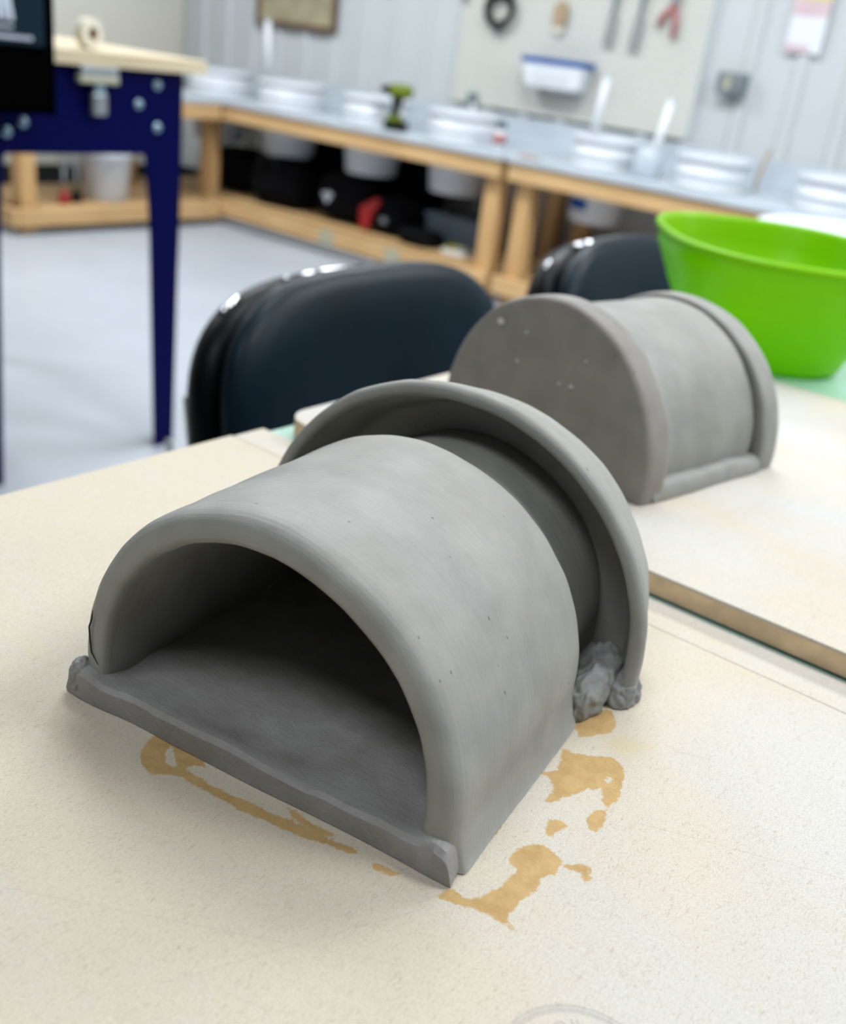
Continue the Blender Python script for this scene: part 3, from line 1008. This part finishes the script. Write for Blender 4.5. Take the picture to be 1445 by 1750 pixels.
clamp = thing('bench_clamp', 'steel clamp with a hanging lever under the edge of the blue workbench', 'clamp', (-2.2305, 1.575, 0.90))
box('clamp_bar', (-0.012, 0.012, -0.052, 0.052, 0.083, 0.1155), 'steel', clamp, bevel=0.003)
box('clamp_lip', (-0.004, 0.016, -0.058, 0.050, 0.078, 0.094), 'ivory_plastic', clamp, bevel=0.004)
box('clamp_neck', (-0.008, 0.008, -0.012, 0.016, 0.055, 0.084), 'bolt_steel', clamp, bevel=0.003)
box('clamp_lever', (-0.009, 0.010, -0.018, 0.022, 0.006, 0.058), 'steel', clamp, bevel=0.007)

tape = thing('tape_roll', 'small roll of cream masking tape standing on the blue workbench', 'tape', (-2.30, 1.60, 1.048))
vs_, fs = lathe_data([(0.016, -0.014), (0.032, -0.014), (0.034, -0.012), (0.034, 0.012), (0.032, 0.014), (0.016, 0.014), (0.016, -0.014)], 36)
mesh('tape_winding', vs_, fs, 'tape_paper', tape, (0, 0, 0.034), (0, radians(90), radians(12)), smooth=False)
vs_, fs = lathe_data([(0.0135, -0.0125), (0.0159, -0.0125), (0.0159, 0.0125), (0.0135, 0.0125), (0.0135, -0.0125)], 36)
mesh('cardboard_core', vs_, fs, 'cardboard_core', tape, (0, 0, 0.034), (0, radians(90), radians(12)), smooth=False)

# black printed banner hanging in front of the workbench
ban = thing('hanging_banner', 'black hanging cloth banner with pale print in front of the blue workbench', 'banner', (-2.165, 1.27, 0.911))
vs_, fs = [], []
nyb, nzb = 24, 30
for side in (0, 1):
    for j in range(nzb + 1):
        z = 0.62 * j / nzb
        for i in range(nyb + 1):
            y = -0.15 + 0.295 * i / nyb
            wv = 0.004 * sin(y * 40 + 1.0) * (1 - j / nzb) + 0.002 * sin(y * 90)
            vs_.append((wv + (0.003 if side else -0.003), y, z))
w = nyb + 1
off = w * (nzb + 1)
for j in range(nzb):
    for i in range(nyb):
        a = j * w + i
        fs.append((a, a + 1, a + w + 1, a + w))
        fs.append((off + a, off + a + w, off + a + w + 1, off + a + 1))
rim = [i for i in range(w)] + [j * w + nyb for j in range(1, nzb + 1)] + [nzb * w + i for i in range(nyb - 1, -1, -1)] + [j * w for j in range(nzb - 1, 0, -1)]
for k in range(len(rim)):
    a, b = rim[k], rim[(k + 1) % len(rim)]
    fs.append((a, b, off + b, off + a))
mesh('cloth', vs_, fs, 'black_cloth', ban, smooth=True)
panel = box('printed_panel', (0.0085, 0.0105, -0.14, 0.118, 0.139, 0.52), 'teal_print', ban)
def stroke(name, pts, mat='white_print'):
    vs2 = [(0.0125, y, z) for y, z in pts] + [(0.0100, y, z) for y, z in pts]
    k = len(pts)
    f2 = [tuple(range(k)), tuple(range(2 * k - 1, k - 1, -1))] + [(i, (i + 1) % k, k + (i + 1) % k, k + i) for i in range(k)]
    return mesh(name, vs2, f2, mat, panel)
for y0, y1, z0, z1, sl in ((-0.005, 0.004, 0.187, 0.36, 0.0), (0.008, 0.017, 0.186, 0.36, 0.004), (0.021, 0.030, 0.185, 0.36, -0.004),
                           (0.036, 0.047, 0.184, 0.30, -0.018), (-0.045, -0.030, 0.188, 0.36, 0.010)):
    stroke('emblem_stroke', [(y0, z0), (y1, z0), (y1 + sl, z1), (y0 + sl, z1)])
for row, (z, y1, s) in enumerate(((0.172, 0.045, 0.006), (0.153, 0.083, 0.008))):
    y = -0.13
    while y < y1:
        wd = random.uniform(0.003, 0.0065)
        stroke('small_letter', [(y, z - s / 2), (y + wd, z - s / 2), (y + wd, z + s / 2), (y, z + s / 2)])
        y += wd + 0.0022
tube('hanging_rod', [(0.0, -0.17, 0.624), (0.0, 0.165, 0.624)], 0.007, 'frame_wood', ban)
for s in (-0.14, 0.13):
    tube('cord', [(0.0, s, 0.628), (0.0, s, 2.087)], 0.0015, 'black_cloth', ban, n=6)

# ================================================================== TIMBER BENCHES
def bench_top_mesh(name, x0, x1, y0, y1, z0, z1, holes, mat, parent, ox, oy):
    """Sheet with round cut-outs for the glaze buckets."""
    bm = bmesh.new()
    loops = [[(x0, y0), (x1, y0), (x1, y1), (x0, y1)]]
    for hx, hy, hr in holes:
        loops.append([(hx + hr * cos(2 * pi * k / 36), hy + hr * sin(2 * pi * k / 36)) for k in range(36)])
    edges = []
    for lp in loops:
        vv = [bm.verts.new((x - ox, y - oy, z1)) for x, y in lp]
        for i in range(len(vv)):
            edges.append(bm.edges.new((vv[i], vv[(i + 1) % len(vv)])))
    r = bmesh.ops.triangle_fill(bm, use_beauty=True, use_dissolve=False, edges=edges)
    faces = [f for f in bm.faces]
    ex = bmesh.ops.extrude_face_region(bm, geom=faces)
    for g in ex['geom']:
        if isinstance(g, bmesh.types.BMVert):
            g.co.z = z0
    return bm_obj(name, bm, mat, parent)


BUCKETS_A = [(-5.41, 4.74, 0.205), (-4.76, 4.74, 0.205), (-4.08, 4.74, 0.198), (-3.46, 4.74, 0.192)]
BUCKETS_B = [(-2.58, 4.74, 0.172), (-2.01, 4.74, 0.172), (-1.43, 4.74, 0.172)]
FRONT = 4.38
BACK = WALL_Y - 0.05


def timber_bench(label, x0, x1, posts, holes, group):
    ox, oy = (x0 + x1) / 2, (FRONT + BACK) / 2
    t = thing('timber_bench', label, 'workbench', (ox, oy, 0), 0, group)
    bench_top_mesh('bench_top', x0, x1, FRONT - 0.015, BACK, 0.700, 0.722, [(hx, hy, hr + 0.004) for hx, hy, hr in holes], 'galvanised', t, ox, oy)
    box('front_rail', (x0 + 0.01 - ox, x1 - 0.01 - ox, FRONT - oy, FRONT + 0.04 - oy, 0.612, 0.700), 'pine', t, bevel=0.003)
    box('back_rail', (x0 + 0.01 - ox, x1 - 0.01 - ox, BACK - 0.04 - oy, BACK - oy, 0.612, 0.700), 'pine', t, bevel=0.003)
    for px in posts:
        for py in (FRONT + 0.042, BACK - 0.13):
            box('post', (px - ox, px + 0.088 - ox, py - oy, py + 0.088 - oy, 0.0, 0.698), 'pine_upright', t, bevel=0.003)
    box('shelf_rail', (x0 + 0.01 - ox, x1 - 0.01 - ox, FRONT - oy, FRONT + 0.04 - oy, 0.058, 0.146), 'pine', t, bevel=0.003)
    y = FRONT + 0.132
    while y < BACK - 0.14:
        box('shelf_plank', (x0 + 0.01 - ox, x1 - 0.01 - ox, y - oy, y + 0.088 - oy, 0.128, 0.146), 'pine', t)
        y += 0.092
    return t


bench_a = timber_bench('pine bench with grey top along the back wall, left of the paired posts', -5.80, -2.935, (-5.215, -3.045), BUCKETS_A, 'pine benches along the walls')
bench_b = timber_bench('pine bench with grey top under the pegboard, right of the paired posts', -2.905, -0.45, (-2.855, -0.62), BUCKETS_B, 'pine benches along the walls')
# leg of the left run
LX0, LX1, LY0 = -5.80, -4.95, 3.02
lt = thing('timber_bench', 'pine corner bench behind the blue workbench with a white bucket on its shelf', 'workbench', (-5.4, 4.0, 0), 0, 'pine benches along the walls')
bench_top_mesh('bench_top', LX0, -4.955, LY0 - 0.01, FRONT - 0.017, 0.700, 0.722, [], 'galvanised', lt, -5.4, 4.0)
box('front_rail', (-5.00 + 5.4, -4.96 + 5.4, LY0 - 4.0, 4.360 - 4.0, 0.612, 0.700), 'pine_cross', lt, bevel=0.003)
box('end_rail', (LX0 + 5.4, -5.002 + 5.4, LY0 - 4.0, LY0 + 0.04 - 4.0, 0.612, 0.700), 'pine', lt, bevel=0.003)
for px, py in ((-5.09, LY0 + 0.042), (-5.76, LY0 + 0.042), (-5.76, 4.20)):
    box('post', (px + 5.4, px + 0.088 + 5.4, py - 4.0, py + 0.088 - 4.0, 0.0, 0.698), 'pine_upright', lt, bevel=0.003)
box('shelf_rail', (-4.985 + 5.4, -4.945 + 5.4, LY0 + 0.0 - 4.0, 4.362 - 4.0, 0.045, 0.135), 'pine_cross', lt, bevel=0.003)
box('end_shelf_rail', (LX0 + 5.4, -4.947 + 5.4, LY0 - 0.042 - 4.0, LY0 - 0.002 - 4.0, 0.045, 0.135), 'pine', lt, bevel=0.003)
x = LX0 + 0.13
while x < -5.20:
    box('shelf_plank', (x + 5.4, x + 0.088 + 5.4, LY0 + 0.05 - 4.0, 4.36 - 4.0, 0.117, 0.135), 'pine_cross', lt)
    x += 0.092
for x in (-5.135, -5.09):
    box('shelf_plank', (x + 5.4, x + 0.042 + 5.4, LY0 + 0.15 - 4.0, 4.28 - 4.0, 0.117, 0.135), 'pine_cross', lt)
box('shelf_plank', (-5.03 + 5.4, -4.988 + 5.4, LY0 + 0.15 - 4.0, 4.36 - 4.0, 0.117, 0.135), 'pine_cross', lt)

# ================================================================== GLAZE BUCKETS
def bucket(label, x, y, r, zb, ztop, band=None):
    t = thing('glaze_bucket', label, 'bucket', (x, y, zb), 0, 'white glaze buckets set into the bench tops')
    h = ztop - zb
    zr = 0.7235 - zb
    rb = r * 0.80
    lathe('bucket_body', [(rb - 0.006, 0.0), (rb, 0.006), (r - 0.004, zr - 0.004), (r + 0.010, zr), (r + 0.012, zr + 0.012), (r + 0.002, zr + 0.016), (r, zr + 0.045),
                          (r + 0.010, zr + 0.048), (r + 0.010, zr + 0.060), (r + 0.001, zr + 0.064), (r + 0.001, h - 0.026)], 'white_plastic', t, n=40)
    lathe('lid', [(r + 0.010, h - 0.026), (r + 0.014, h - 0.022), (r + 0.014, h - 0.006), (r + 0.008, h), (r - 0.012, h), (r - 0.018, h - 0.008), (r - 0.03, h - 0.009)], 'white_plastic', t, n=40)
    if band:
        vs2, f2 = [], []
        m = 12
        for z in (0.065, 0.115):
            for k in range(m + 1):
                q = radians(-125 + 45 * k / m)
                rr = rb + (r - rb) * z / zr + 0.0015
                vs2.append((rr * cos(q), rr * sin(q), z))
        f2 = [(k, k + 1, m + 2 + k, m + 1 + k) for k in range(m)]
        s = mesh('blue_label', vs2, f2, 'blue_plastic', t)
        s.modifiers.new('thick', 'SOLIDIFY').thickness = 0.001
    return t


names = ['white lidded bucket at the far left corner of the benches', 'white bucket with a tall paddle, second from the left corner',
         'white lidded bucket left of the green cordless drill', 'white lidded bucket right of the green cordless drill']
for (x, y, r), lb in zip(BUCKETS_A, names):
    bucket(lb, x, y, r - 0.012, 0.445, 0.865)
names = ['white bucket with blue label below the pegboard sign', 'white lidded bucket below the grey outlet box', 'white bucket at the right edge above the slate basin']
for k, ((x, y, r), lb) in enumerate(zip(BUCKETS_B, names)):
    bucket(lb, x, y, r - 0.012, 0.455, 0.862, band=(k == 0))


def paddle(label, base, tip, r):
    t = thing('stirring_stick', label, 'stick', base, 0, 'white stirring sticks')
    d = Vector(tip) - Vector(base)
    tube('stick', [(0, 0, 0), tuple(d * 0.5), tuple(d)], r, 'white_tube_plastic', t)
    tube('stick_cap', [tuple(d * 0.985), tuple(d * 1.02)], r * 1.15, 'white_plastic', t)
    return t


paddle('upright white stirring stick in front of the framed picture', (-4.985, 4.75, 0.868), (-5.0, 4.73, 1.18), 0.020)
paddle('leaning white stirring stick beside the blue-lidded container', (-2.665, 4.74, 0.866), (-2.655, 4.76, 1.13), 0.020)
jar = thing('clear_jar', 'small pale jar between two white buckets right of the pegboard sign', 'jar', (-2.285, 4.62, 0.722))
lathe('jar_body', [(0.06, 0.0), (0.068, 0.006), (0.07, 0.09), (0.062, 0.11), (0.062, 0.13), (0.055, 0.13), (0.055, 0.02)], 'galvanised', jar, n=28)
paddle('short white stick standing in the pale jar', (-2.275, 4.62, 0.745), (-2.245, 4.66, 1.07), 0.018)

# cordless drill
dr = thing('cordless_drill', 'green and black cordless drill standing on the grey bench', 'drill', (-3.772, 4.545, 0.722), radians(12))
box('battery', (-0.055, 0.06, -0.035, 0.035, 0.0, 0.045), 'black_plastic', dr, bevel=0.006)
box('battery_cap', (-0.045, 0.03, -0.037, 0.037, 0.045, 0.075), 'drill_green', dr, bevel=0.008)
tube('grip', [(-0.015, 0, 0.07), (-0.005, 0, 0.12), (0.012, 0, 0.175)], [0.024, 0.022, 0.026], 'black_plastic', dr, n=14)
tube('motor_housing', [(0.075, 0, 0.20), (0.06, 0, 0.20), (-0.03, 0, 0.20), (-0.045, 0, 0.20)], [0.025, 0.036, 0.036, 0.028], 'drill_green', dr, n=18)
tube('chuck', [(-0.04, 0, 0.20), (-0.075, 0, 0.20), (-0.105, 0, 0.20)], [0.026, 0.024, 0.012], 'black_plastic', dr, n=18)
box('trigger', (-0.034, -0.018, -0.008, 0.008, 0.14, 0.17), 'black_plastic', dr, bevel=0.003)

spray = thing('dark_dispenser', 'small dark nozzle bottle between the drill and the pegboard', 'bottle', (-3.60, 5.00, 0.722))
lathe('bottle_body', [(0.03, 0.0), (0.034, 0.006), (0.034, 0.11), (0.015, 0.15), (0.015, 0.18)], 'white_plastic', spray, n=20)
box('nozzle', (-0.045, 0.022, -0.013, 0.013, 0.178, 0.235), 'grey_metal', spray, bevel=0.006)
cup = thing('spray_can', 'small white and red can with a dark cap on the grey bench', 'can', (-3.12, 4.60, 0.722))
lathe('can_body', [(0.030, 0.0), (0.033, 0.003), (0.033, 0.09), (0.026, 0.10)], 'white_plastic', cup, n=20)
lathe('cap', [(0.026, 0.1002), (0.026, 0.135), (0.022, 0.138)], 'slate_plastic', cup, n=20)
lathe('red_band', [(0.0338, 0.03), (0.0338, 0.075)], 'faded_red', cup, n=20, caps=(False, False)).modifiers.new('t', 'SOLIDIFY').thickness = 0.0005
for k, (px, py, ang, mt, lb) in enumerate(((-2.86, 4.47, 0.3, 'faded_red', 'small reddish clay tool lying on the bench front'), (-2.80, 4.44, -0.2, 'brush_wood', 'small wooden clay tool lying on the bench front'))):
    tl = thing('clay_tool', lb, 'tool', (px, py, 0.722), ang)
    tube('tool_handle', [(-0.04, 0, 0.007), (0.0, 0, 0.008), (0.045, 0, 0.006)], [0.004, 0.007, 0.004], mt, tl)
    tube('tool_tip', [(0.045, 0, 0.006), (0.07, 0, 0.005)], [0.003, 0.001], 'steel', tl, n=6)
tl = thing('clay_tool', 'orange brush handle tilted behind the bucket below the outlet', 'tool', (-1.90, 5.02, 0.722))
tube('tool_handle', [(0, 0, 0.0), (0.0, 0.03, 0.12), (0.01, 0.06, 0.19)], [0.008, 0.010, 0.006], 'brush_wood', tl)

# ================================================================== ON THE BACK WALL
peg = thing('pegboard', 'beige pegboard panel hung with tools on the back wall', 'pegboard', (-3.12, WALL_Y - 0.03, 0.89))
box('peg_panel', (-0.775, 0.755, -0.006, 0.004, 0.0, 1.2), 'pegboard_paint', peg)
bm = bmesh.new()
for i in range(30):
    for j in range(22):
        vv = [bm.verts.new((-0.75 + i * 0.0505 + 0.004 * cos(q * pi / 3), -0.0064, 0.05 + j * 0.0505 + 0.004 * sin(q * pi / 3))) for q in range(6)]
        bm.faces.new(vv)
bm_obj('peg_holes', bm, 'black_plastic', peg)['kind'] = 'stuff'
for s in (-0.775, 0.745):
    box('edge_strip', (s, s + 0.010, -0.010, -0.006, 0.0, 1.2), 'siding_paint', peg)
PY = WALL_Y - 0.062


def hook(parent, z):
    tube('peg_hook', [(0, 0.0235, z), (0, -0.012, z), (0, -0.016, z + 0.012)], 0.0025, 'steel', parent, n=6)


tb = thing('lidded_container', 'white plastic container with a bright blue lid fixed to the pegboard', 'container', (-3.15, PY - 0.05, 1.03))
vs_, fs = [], []
for (hw, hd, z) in ((0.155, 0.040, 0.0), (0.172, 0.048, 0.012), (0.195, 0.055, 0.122)):
    for q in rounded_rect(-hw, hw, -hd, hd, 0.02, 4):
        vs_.append((q[0], q[1], z))
k = 20
for i in range(2):
    for j in range(k):
        fs.append((i * k + j, i * k + (j + 1) % k, (i + 1) * k + (j + 1) % k, (i + 1) * k + j))
fs += [tuple(range(k)), tuple(range(2 * k, 3 * k))]
mesh('tub_body', vs_, fs, 'paper', tb)
prism('tub_lid', rounded_rect(-0.205, 0.205, -0.061, 0.0605, 0.02, 4), 0.122, 0.150, 'blue_plastic', tb, bevel=0.004)
box('label_panel', (-0.11, 0.11, -0.0545, -0.0505, 0.035, 0.09), 'white_plastic', tb)

coil = thing('cable_coil', 'coiled black cable hanging high on the pegboard', 'cable', (-3.60, PY, 1.40))
for j, (rr, dy) in enumerate(((0.085, 0.0), (0.075, -0.014), (0.092, -0.012), (0.068, -0.004))):
    tube('cable_loop', [(rr * cos(2 * pi * k / 28), dy - 0.006, rr * 1.0 * sin(2 * pi * k / 28) - j * 0.004) for k in range(28)], 0.009, 'black_plastic', coil, n=8, closed=True)
tube('cable_end', [(0.0, -0.012, -0.08), (0.01, -0.014, -0.11), (0.0, -0.012, -0.135)], 0.012, 'slate_plastic', coil, n=8)
hook(coil, 0.085)

brush = thing('wooden_brush', 'pale wooden brush hanging on the pegboard beside the black cable', 'brush', (-3.215, PY, 1.335))
prism('brush_block', rounded_rect(-0.036, 0.036, 0.0, 0.125, 0.034, 6), -0.016, 0.010, 'brush_wood', brush, (0, 0, 0), (radians(90), 0, 0), bevel=0.003)
box('bristles', (-0.024, 0.024, -0.005, 0.020, -0.03, 0.015), 'tape_paper', brush, bevel=0.003)
hook(brush, 0.115)


def flat_tool(label, x, z0, z1, w, mt, lean, cat='spatula'):
    t = thing('metal_spatula', label, cat, (x, PY, z0))
    h = z1 - z0
    prism('blade', [(-w / 2, 0.0), (w / 2, 0.0), (w * 0.42 + lean, h * 0.45), (-w * 0.42 + lean, h * 0.45)], -0.002, 0.002, mt, t, (0, 0, 0), (radians(90), 0, 0))
    tube('handle', [(lean, 0, h * 0.44), (lean * 1.6, -0.002, h * 0.75), (lean * 2, 0, h)], [0.008, 0.014, 0.011], 'grey_metal', t)
    hook(t, h * 0.97)


flat_tool('long grey spatula hanging left of the other spatula', -2.905, 1.275, 1.60, 0.05, 'dull_grey', 0.006)
flat_tool('long grey spatula hanging nearest to the red pliers', -2.755, 1.265, 1.62, 0.05, 'dull_grey', 0.010)
st = thing('dark_hook_tool', 'small dark tool at the left edge of the pegboard', 'tool', (-3.86, PY, 1.415))
tube('tool_handle', [(0, 0, 0.0), (0.006, 0, 0.06), (0, 0, 0.16)], [0.012, 0.016, 0.008], 'grey_metal', st)
hook(st, 0.15)
pl = thing('pliers', 'red-handled pliers hanging open at the right of the pegboard', 'pliers', (-2.575, PY, 1.345))
tube('handle', [(0.028, 0, 0.0), (0.030, 0, 0.06), (0.012, 0, 0.15)], [0.014, 0.016, 0.010], 'faded_red', pl)
tube('handle', [(-0.062, 0, 0.045), (-0.045, 0, 0.09), (0.004, 0, 0.15)], [0.014, 0.015, 0.010], 'faded_red', pl)
prism('jaws', [(-0.012, 0.145), (0.026, 0.145), (0.03, 0.19), (0.012, 0.26), (0.004, 0.26), (-0.010, 0.19)], -0.006, 0.006, 'steel', pl, (0, 0, 0), (radians(90), 0, 0))
hook(pl, 0.155)

pic = thing('picture_frame', 'dark wooden picture frame with a faded print on the back wall', 'picture', (-5.205, WALL_Y - 0.033, 1.155))
FW, FH, fb = 0.36, 0.52, 0.035
for dims in ((-FW, FW, 0.0, fb), (-FW, FW, FH - fb, FH), (-FW, -FW + fb, fb, FH - fb), (FW - fb, FW, fb, FH - fb)):
    box('frame_bar', (dims[0], dims[1], -0.015, 0.010, dims[2], dims[3]), 'frame_wood', pic, bevel=0.003)
box('print', (-FW + fb - 0.002, FW - fb + 0.002, -0.002, 0.006, fb - 0.002, FH - fb + 0.002), 'aged_paper', pic)

outl = thing('outlet_box', 'grey metal outlet box on the ribbed wall right of the pegboard', 'outlet', (-2.185, WALL_Y - 0.052, 1.175))
box('box_body', (-0.072, 0.072, -0.030, 0.027, -0.05, 0.05), 'grey_metal', outl, bevel=0.006)
box('socket', (-0.030, 0.002, -0.034, -0.030, -0.03, 0.03), 'ivory_plastic', outl, bevel=0.001)
box('cover_flap', (0.012, 0.056, -0.036, -0.030, -0.038, 0.038), 'steel', outl, bevel=0.001)

po = thing('paper_poster', 'small pink and white paper poster with yellow top on the right wall panel', 'poster', (-1.895, WALL_Y - 0.030, 1.342))
box('sheet', (-0.085, 0.085, -0.002, 0.002, 0.0, 0.265), 'paper', po)
box('yellow_header', (-0.085, 0.085, -0.003, -0.0021, 0.225, 0.265), 'yellow_ink', po)
box('pink_band', (-0.085, 0.085, -0.003, -0.0021, 0.155, 0.2245), 'pink_ink', po)
box('pink_band', (-0.085, 0.03, -0.003, -0.0021, 0.0, 0.035), 'pink_ink', po)

# ================================================================== UNDER THE BENCHES
SH = 0.1465


def soft_bag(name, label, cat, loc, dims, mat, seed, sub=5, squash=3.2):
    t = thing(name, label, cat, loc)
    bm = bmesh.new()
    bmesh.ops.create_icosphere(bm, subdivisions=4, radius=1.0)
    for v in bm.verts:
        c = v.co
        p = (abs(c.x) ** squash + abs(c.y) ** squash + abs(c.z) ** squash) ** (1 / squash)
        c = c / p
        d = 1 + 0.10 * noise.noise(c * 1.6 + Vector((seed, 0, 0)))
        v.co = Vector((c.x * dims[0] * d, c.y * dims[1] * d, max(0.0, dims[2] + c.z * dims[2] * d)))
    bm_obj('bag_body', bm, mat, t, smooth=True)
    return t


for bx, lb in ((-4.70, 'added black lidded bin, dark backing at the back of the shelf, left one'), (-4.08, 'added black lidded bin, dark backing at the back of the shelf, right one')):
    sb = thing('backing_bin', lb, 'bin', (bx, 5.035, SH), 0, 'added black bins backing the bench shelf')  # added as a dark backing to fill the gaps behind the bags
    box('bin_body', (-0.28, 0.28, -0.095, 0.085, 0.0, 0.40), 'bag_cloth', sb, bevel=0.015)
    box('bin_lid', (-0.295, 0.295, -0.105, 0.09, 0.401, 0.43), 'black_plastic', sb, bevel=0.008)
soft_bag('black_bag', 'low black cloth bag in the corner under the bench, beside the corner post', 'bag', (-5.26, 4.79, SH), (0.21, 0.16, 0.138), 'bag_cloth', 2.6)
b1 = soft_bag('black_bag', 'tall black cloth bag at the left end of the bench shelf', 'bag', (-4.72, 4.70, SH), (0.22, 0.17, 0.140), 'bag_cloth', 1.0)
tube('carry_strap', [(-0.08, -0.16, 0.22), (-0.08, -0.17, 0.29), (0.06, -0.17, 0.29), (0.06, -0.16, 0.22)], 0.010, 'grey_cloth', b1)
b2 = soft_bag('black_bag', 'black bag with a pale logo patch beside the red backpack', 'bag', (-4.19, 4.74, SH), (0.19, 0.17, 0.140), 'bag_cloth', 4.0)
prism('logo_patch', [(-0.045, 0.02), (0.01, 0.035), (0.045, 0.02), (0.02, -0.01), (0.0, -0.035), (-0.02, -0.008)], -0.002, 0.002, 'white_print', b2, (-0.06, -0.172, 0.14), (radians(90), 0, 0))
bp = soft_bag('backpack', 'black and red backpack on the bench shelf', 'backpack', (-3.84, 4.72, SH), (0.14, 0.15, 0.105), 'bag_cloth', 7.0)
prism('red_panel', [(-0.09, 0.0), (-0.03, -0.015), (0.0, 0.09), (0.05, 0.16), (0.02, 0.18), (-0.05, 0.14), (-0.10, 0.11)], -0.006, 0.006, 'red_plastic', bp, (-0.04, -0.160, 0.025), (radians(90), 0, 0), bevel=0.002)
box('buckle', (0.02, 0.06, -0.162, -0.15, 0.075, 0.105), 'steel', bp, bevel=0.003)
soft_bag('black_pouch', 'slumped black pouch in front of the grey crate', 'pouch', (-3.56, 4.61, SH), (0.13, 0.09, 0.045), 'bag_cloth', 9.0)
cr = thing('storage_crate', 'grey blue plastic crate behind the black pouch', 'crate', (-3.44, 4.87, SH))
for nm, d in (('crate_base', (-0.20, 0.20, -0.12, 0.12, 0.0, 0.012)), ('crate_side', (-0.20, 0.20, -0.12, -0.108, 0.012, 0.17)), ('crate_side', (-0.20, 0.20, 0.108, 0.12, 0.012, 0.17)),
              ('crate_end', (-0.20, -0.188, -0.107, 0.107, 0.012, 0.17)), ('crate_end', (0.188, 0.20, -0.107, 0.107, 0.012, 0.17))):
    box(nm, d, 'crate_plastic', cr, bevel=0.002)
box('crate_rim', (-0.21, 0.21, -0.13, -0.1205, 0.145, 0.165), 'crate_plastic', cr, bevel=0.002)
sp = thing('yellow_sponge_pack', 'pale pack of yellow sponges at the end of the shelf', 'sponges', (-3.30, 4.62, SH))
box('tray', (-0.075, 0.075, -0.055, 0.055, 0.0, 0.025), 'paper', sp, bevel=0.003)
box('sponge', (-0.055, 0.0, -0.045, 0.045, 0.0255, 0.045), 'yellow_plastic', sp, bevel=0.005)
box('sponge', (0.004, 0.060, -0.045, 0.045, 0.0255, 0.045), 'ivory_plastic', sp, bevel=0.005)
yt = thing('yellow_level', 'yellow tool standing on end between the black bag and the bin', 'tool', (-4.80, 4.905, SH))
box('tool_body', (-0.022, 0.022, -0.012, 0.012, 0.0, 0.34), 'yellow_plastic', yt, bevel=0.003)
box('vial', (-0.012, 0.012, -0.0135, -0.012, 0.25, 0.28), 'ivory_plastic', yt)
gc = thing('grey_cloth_bag', 'dark grey folded cloth bag between the two black bags', 'bag', (-4.462, 4.87, SH))
vs_, fs = pad_data(0.10, 0.20, -0.05, 0.05, 3.0, 0.0, 0.01)
mesh('bag_body', vs_, fs, 'grey_cloth', gc, (0, 0, 0.104), (0, 0, radians(90)), smooth=True)
for k, (px, lb) in enumerate(((-4.06, 'paler paper tag on the shelf edge left of the chair'), (-3.56, 'paper tag on the shelf edge nearest the paired posts'))):
    tg = thing('shelf_tag', lb, 'tag', (px, FRONT - 0.0015, 0.10))
    box('tag_card', (-0.055, 0.055, -0.0012, 0.0012, -0.040, 0.040), 'ivory_plastic', tg)

# on the corner bench shelf
SL = 0.1355
wb = thing('white_pail', 'plain white pail on the shelf of the corner bench', 'bucket', (-5.17, 3.70, SL))
lathe('pail_body', [(0.118, 0.0), (0.122, 0.005), (0.142, 0.235), (0.150, 0.238), (0.153, 0.245), (0.153, 0.275), (0.146, 0.28), (0.138, 0.275), (0.116, 0.01)], 'white_plastic', wb, n=36, caps=(True, True))
tube('pail_handle', [(0.155 * cos(a), -0.155 * abs(sin(a)) * 0.75 , 0.25 - 0.11 * abs(sin(a))) for a in [pi * k / 14 for k in range(15)]], 0.003, 'steel', wb, n=6)


def whisk(label, x, y, mt):
    t = thing('wire_whisk', label, 'whisk', (x, y, SL))
    lathe('stand_cup', [(0.030, 0.0), (0.032, 0.004), (0.030, 0.04), (0.016, 0.06), (0.014, 0.075)], mt, t, n=18)
    tube('shaft', [(0, 0, 0.07), (0, 0, 0.19)], 0.008, 'steel', t, n=10)
    for k in range(4):
        a = pi * k / 4
        tube('wire', [(0.030 * sin(q) * cos(a), 0.030 * sin(q) * sin(a), 0.23 - 0.045 * cos(q)) for q in [2 * pi * j / 16 for j in range(16)]], 0.0022, 'steel', t, n=5, closed=True)


whisk('wire whisk with a red handle on the corner bench shelf', -5.07, 3.36, 'red_plastic')
whisk('wire whisk with a black handle on the corner bench shelf', -5.09, 3.45, 'black_plastic')
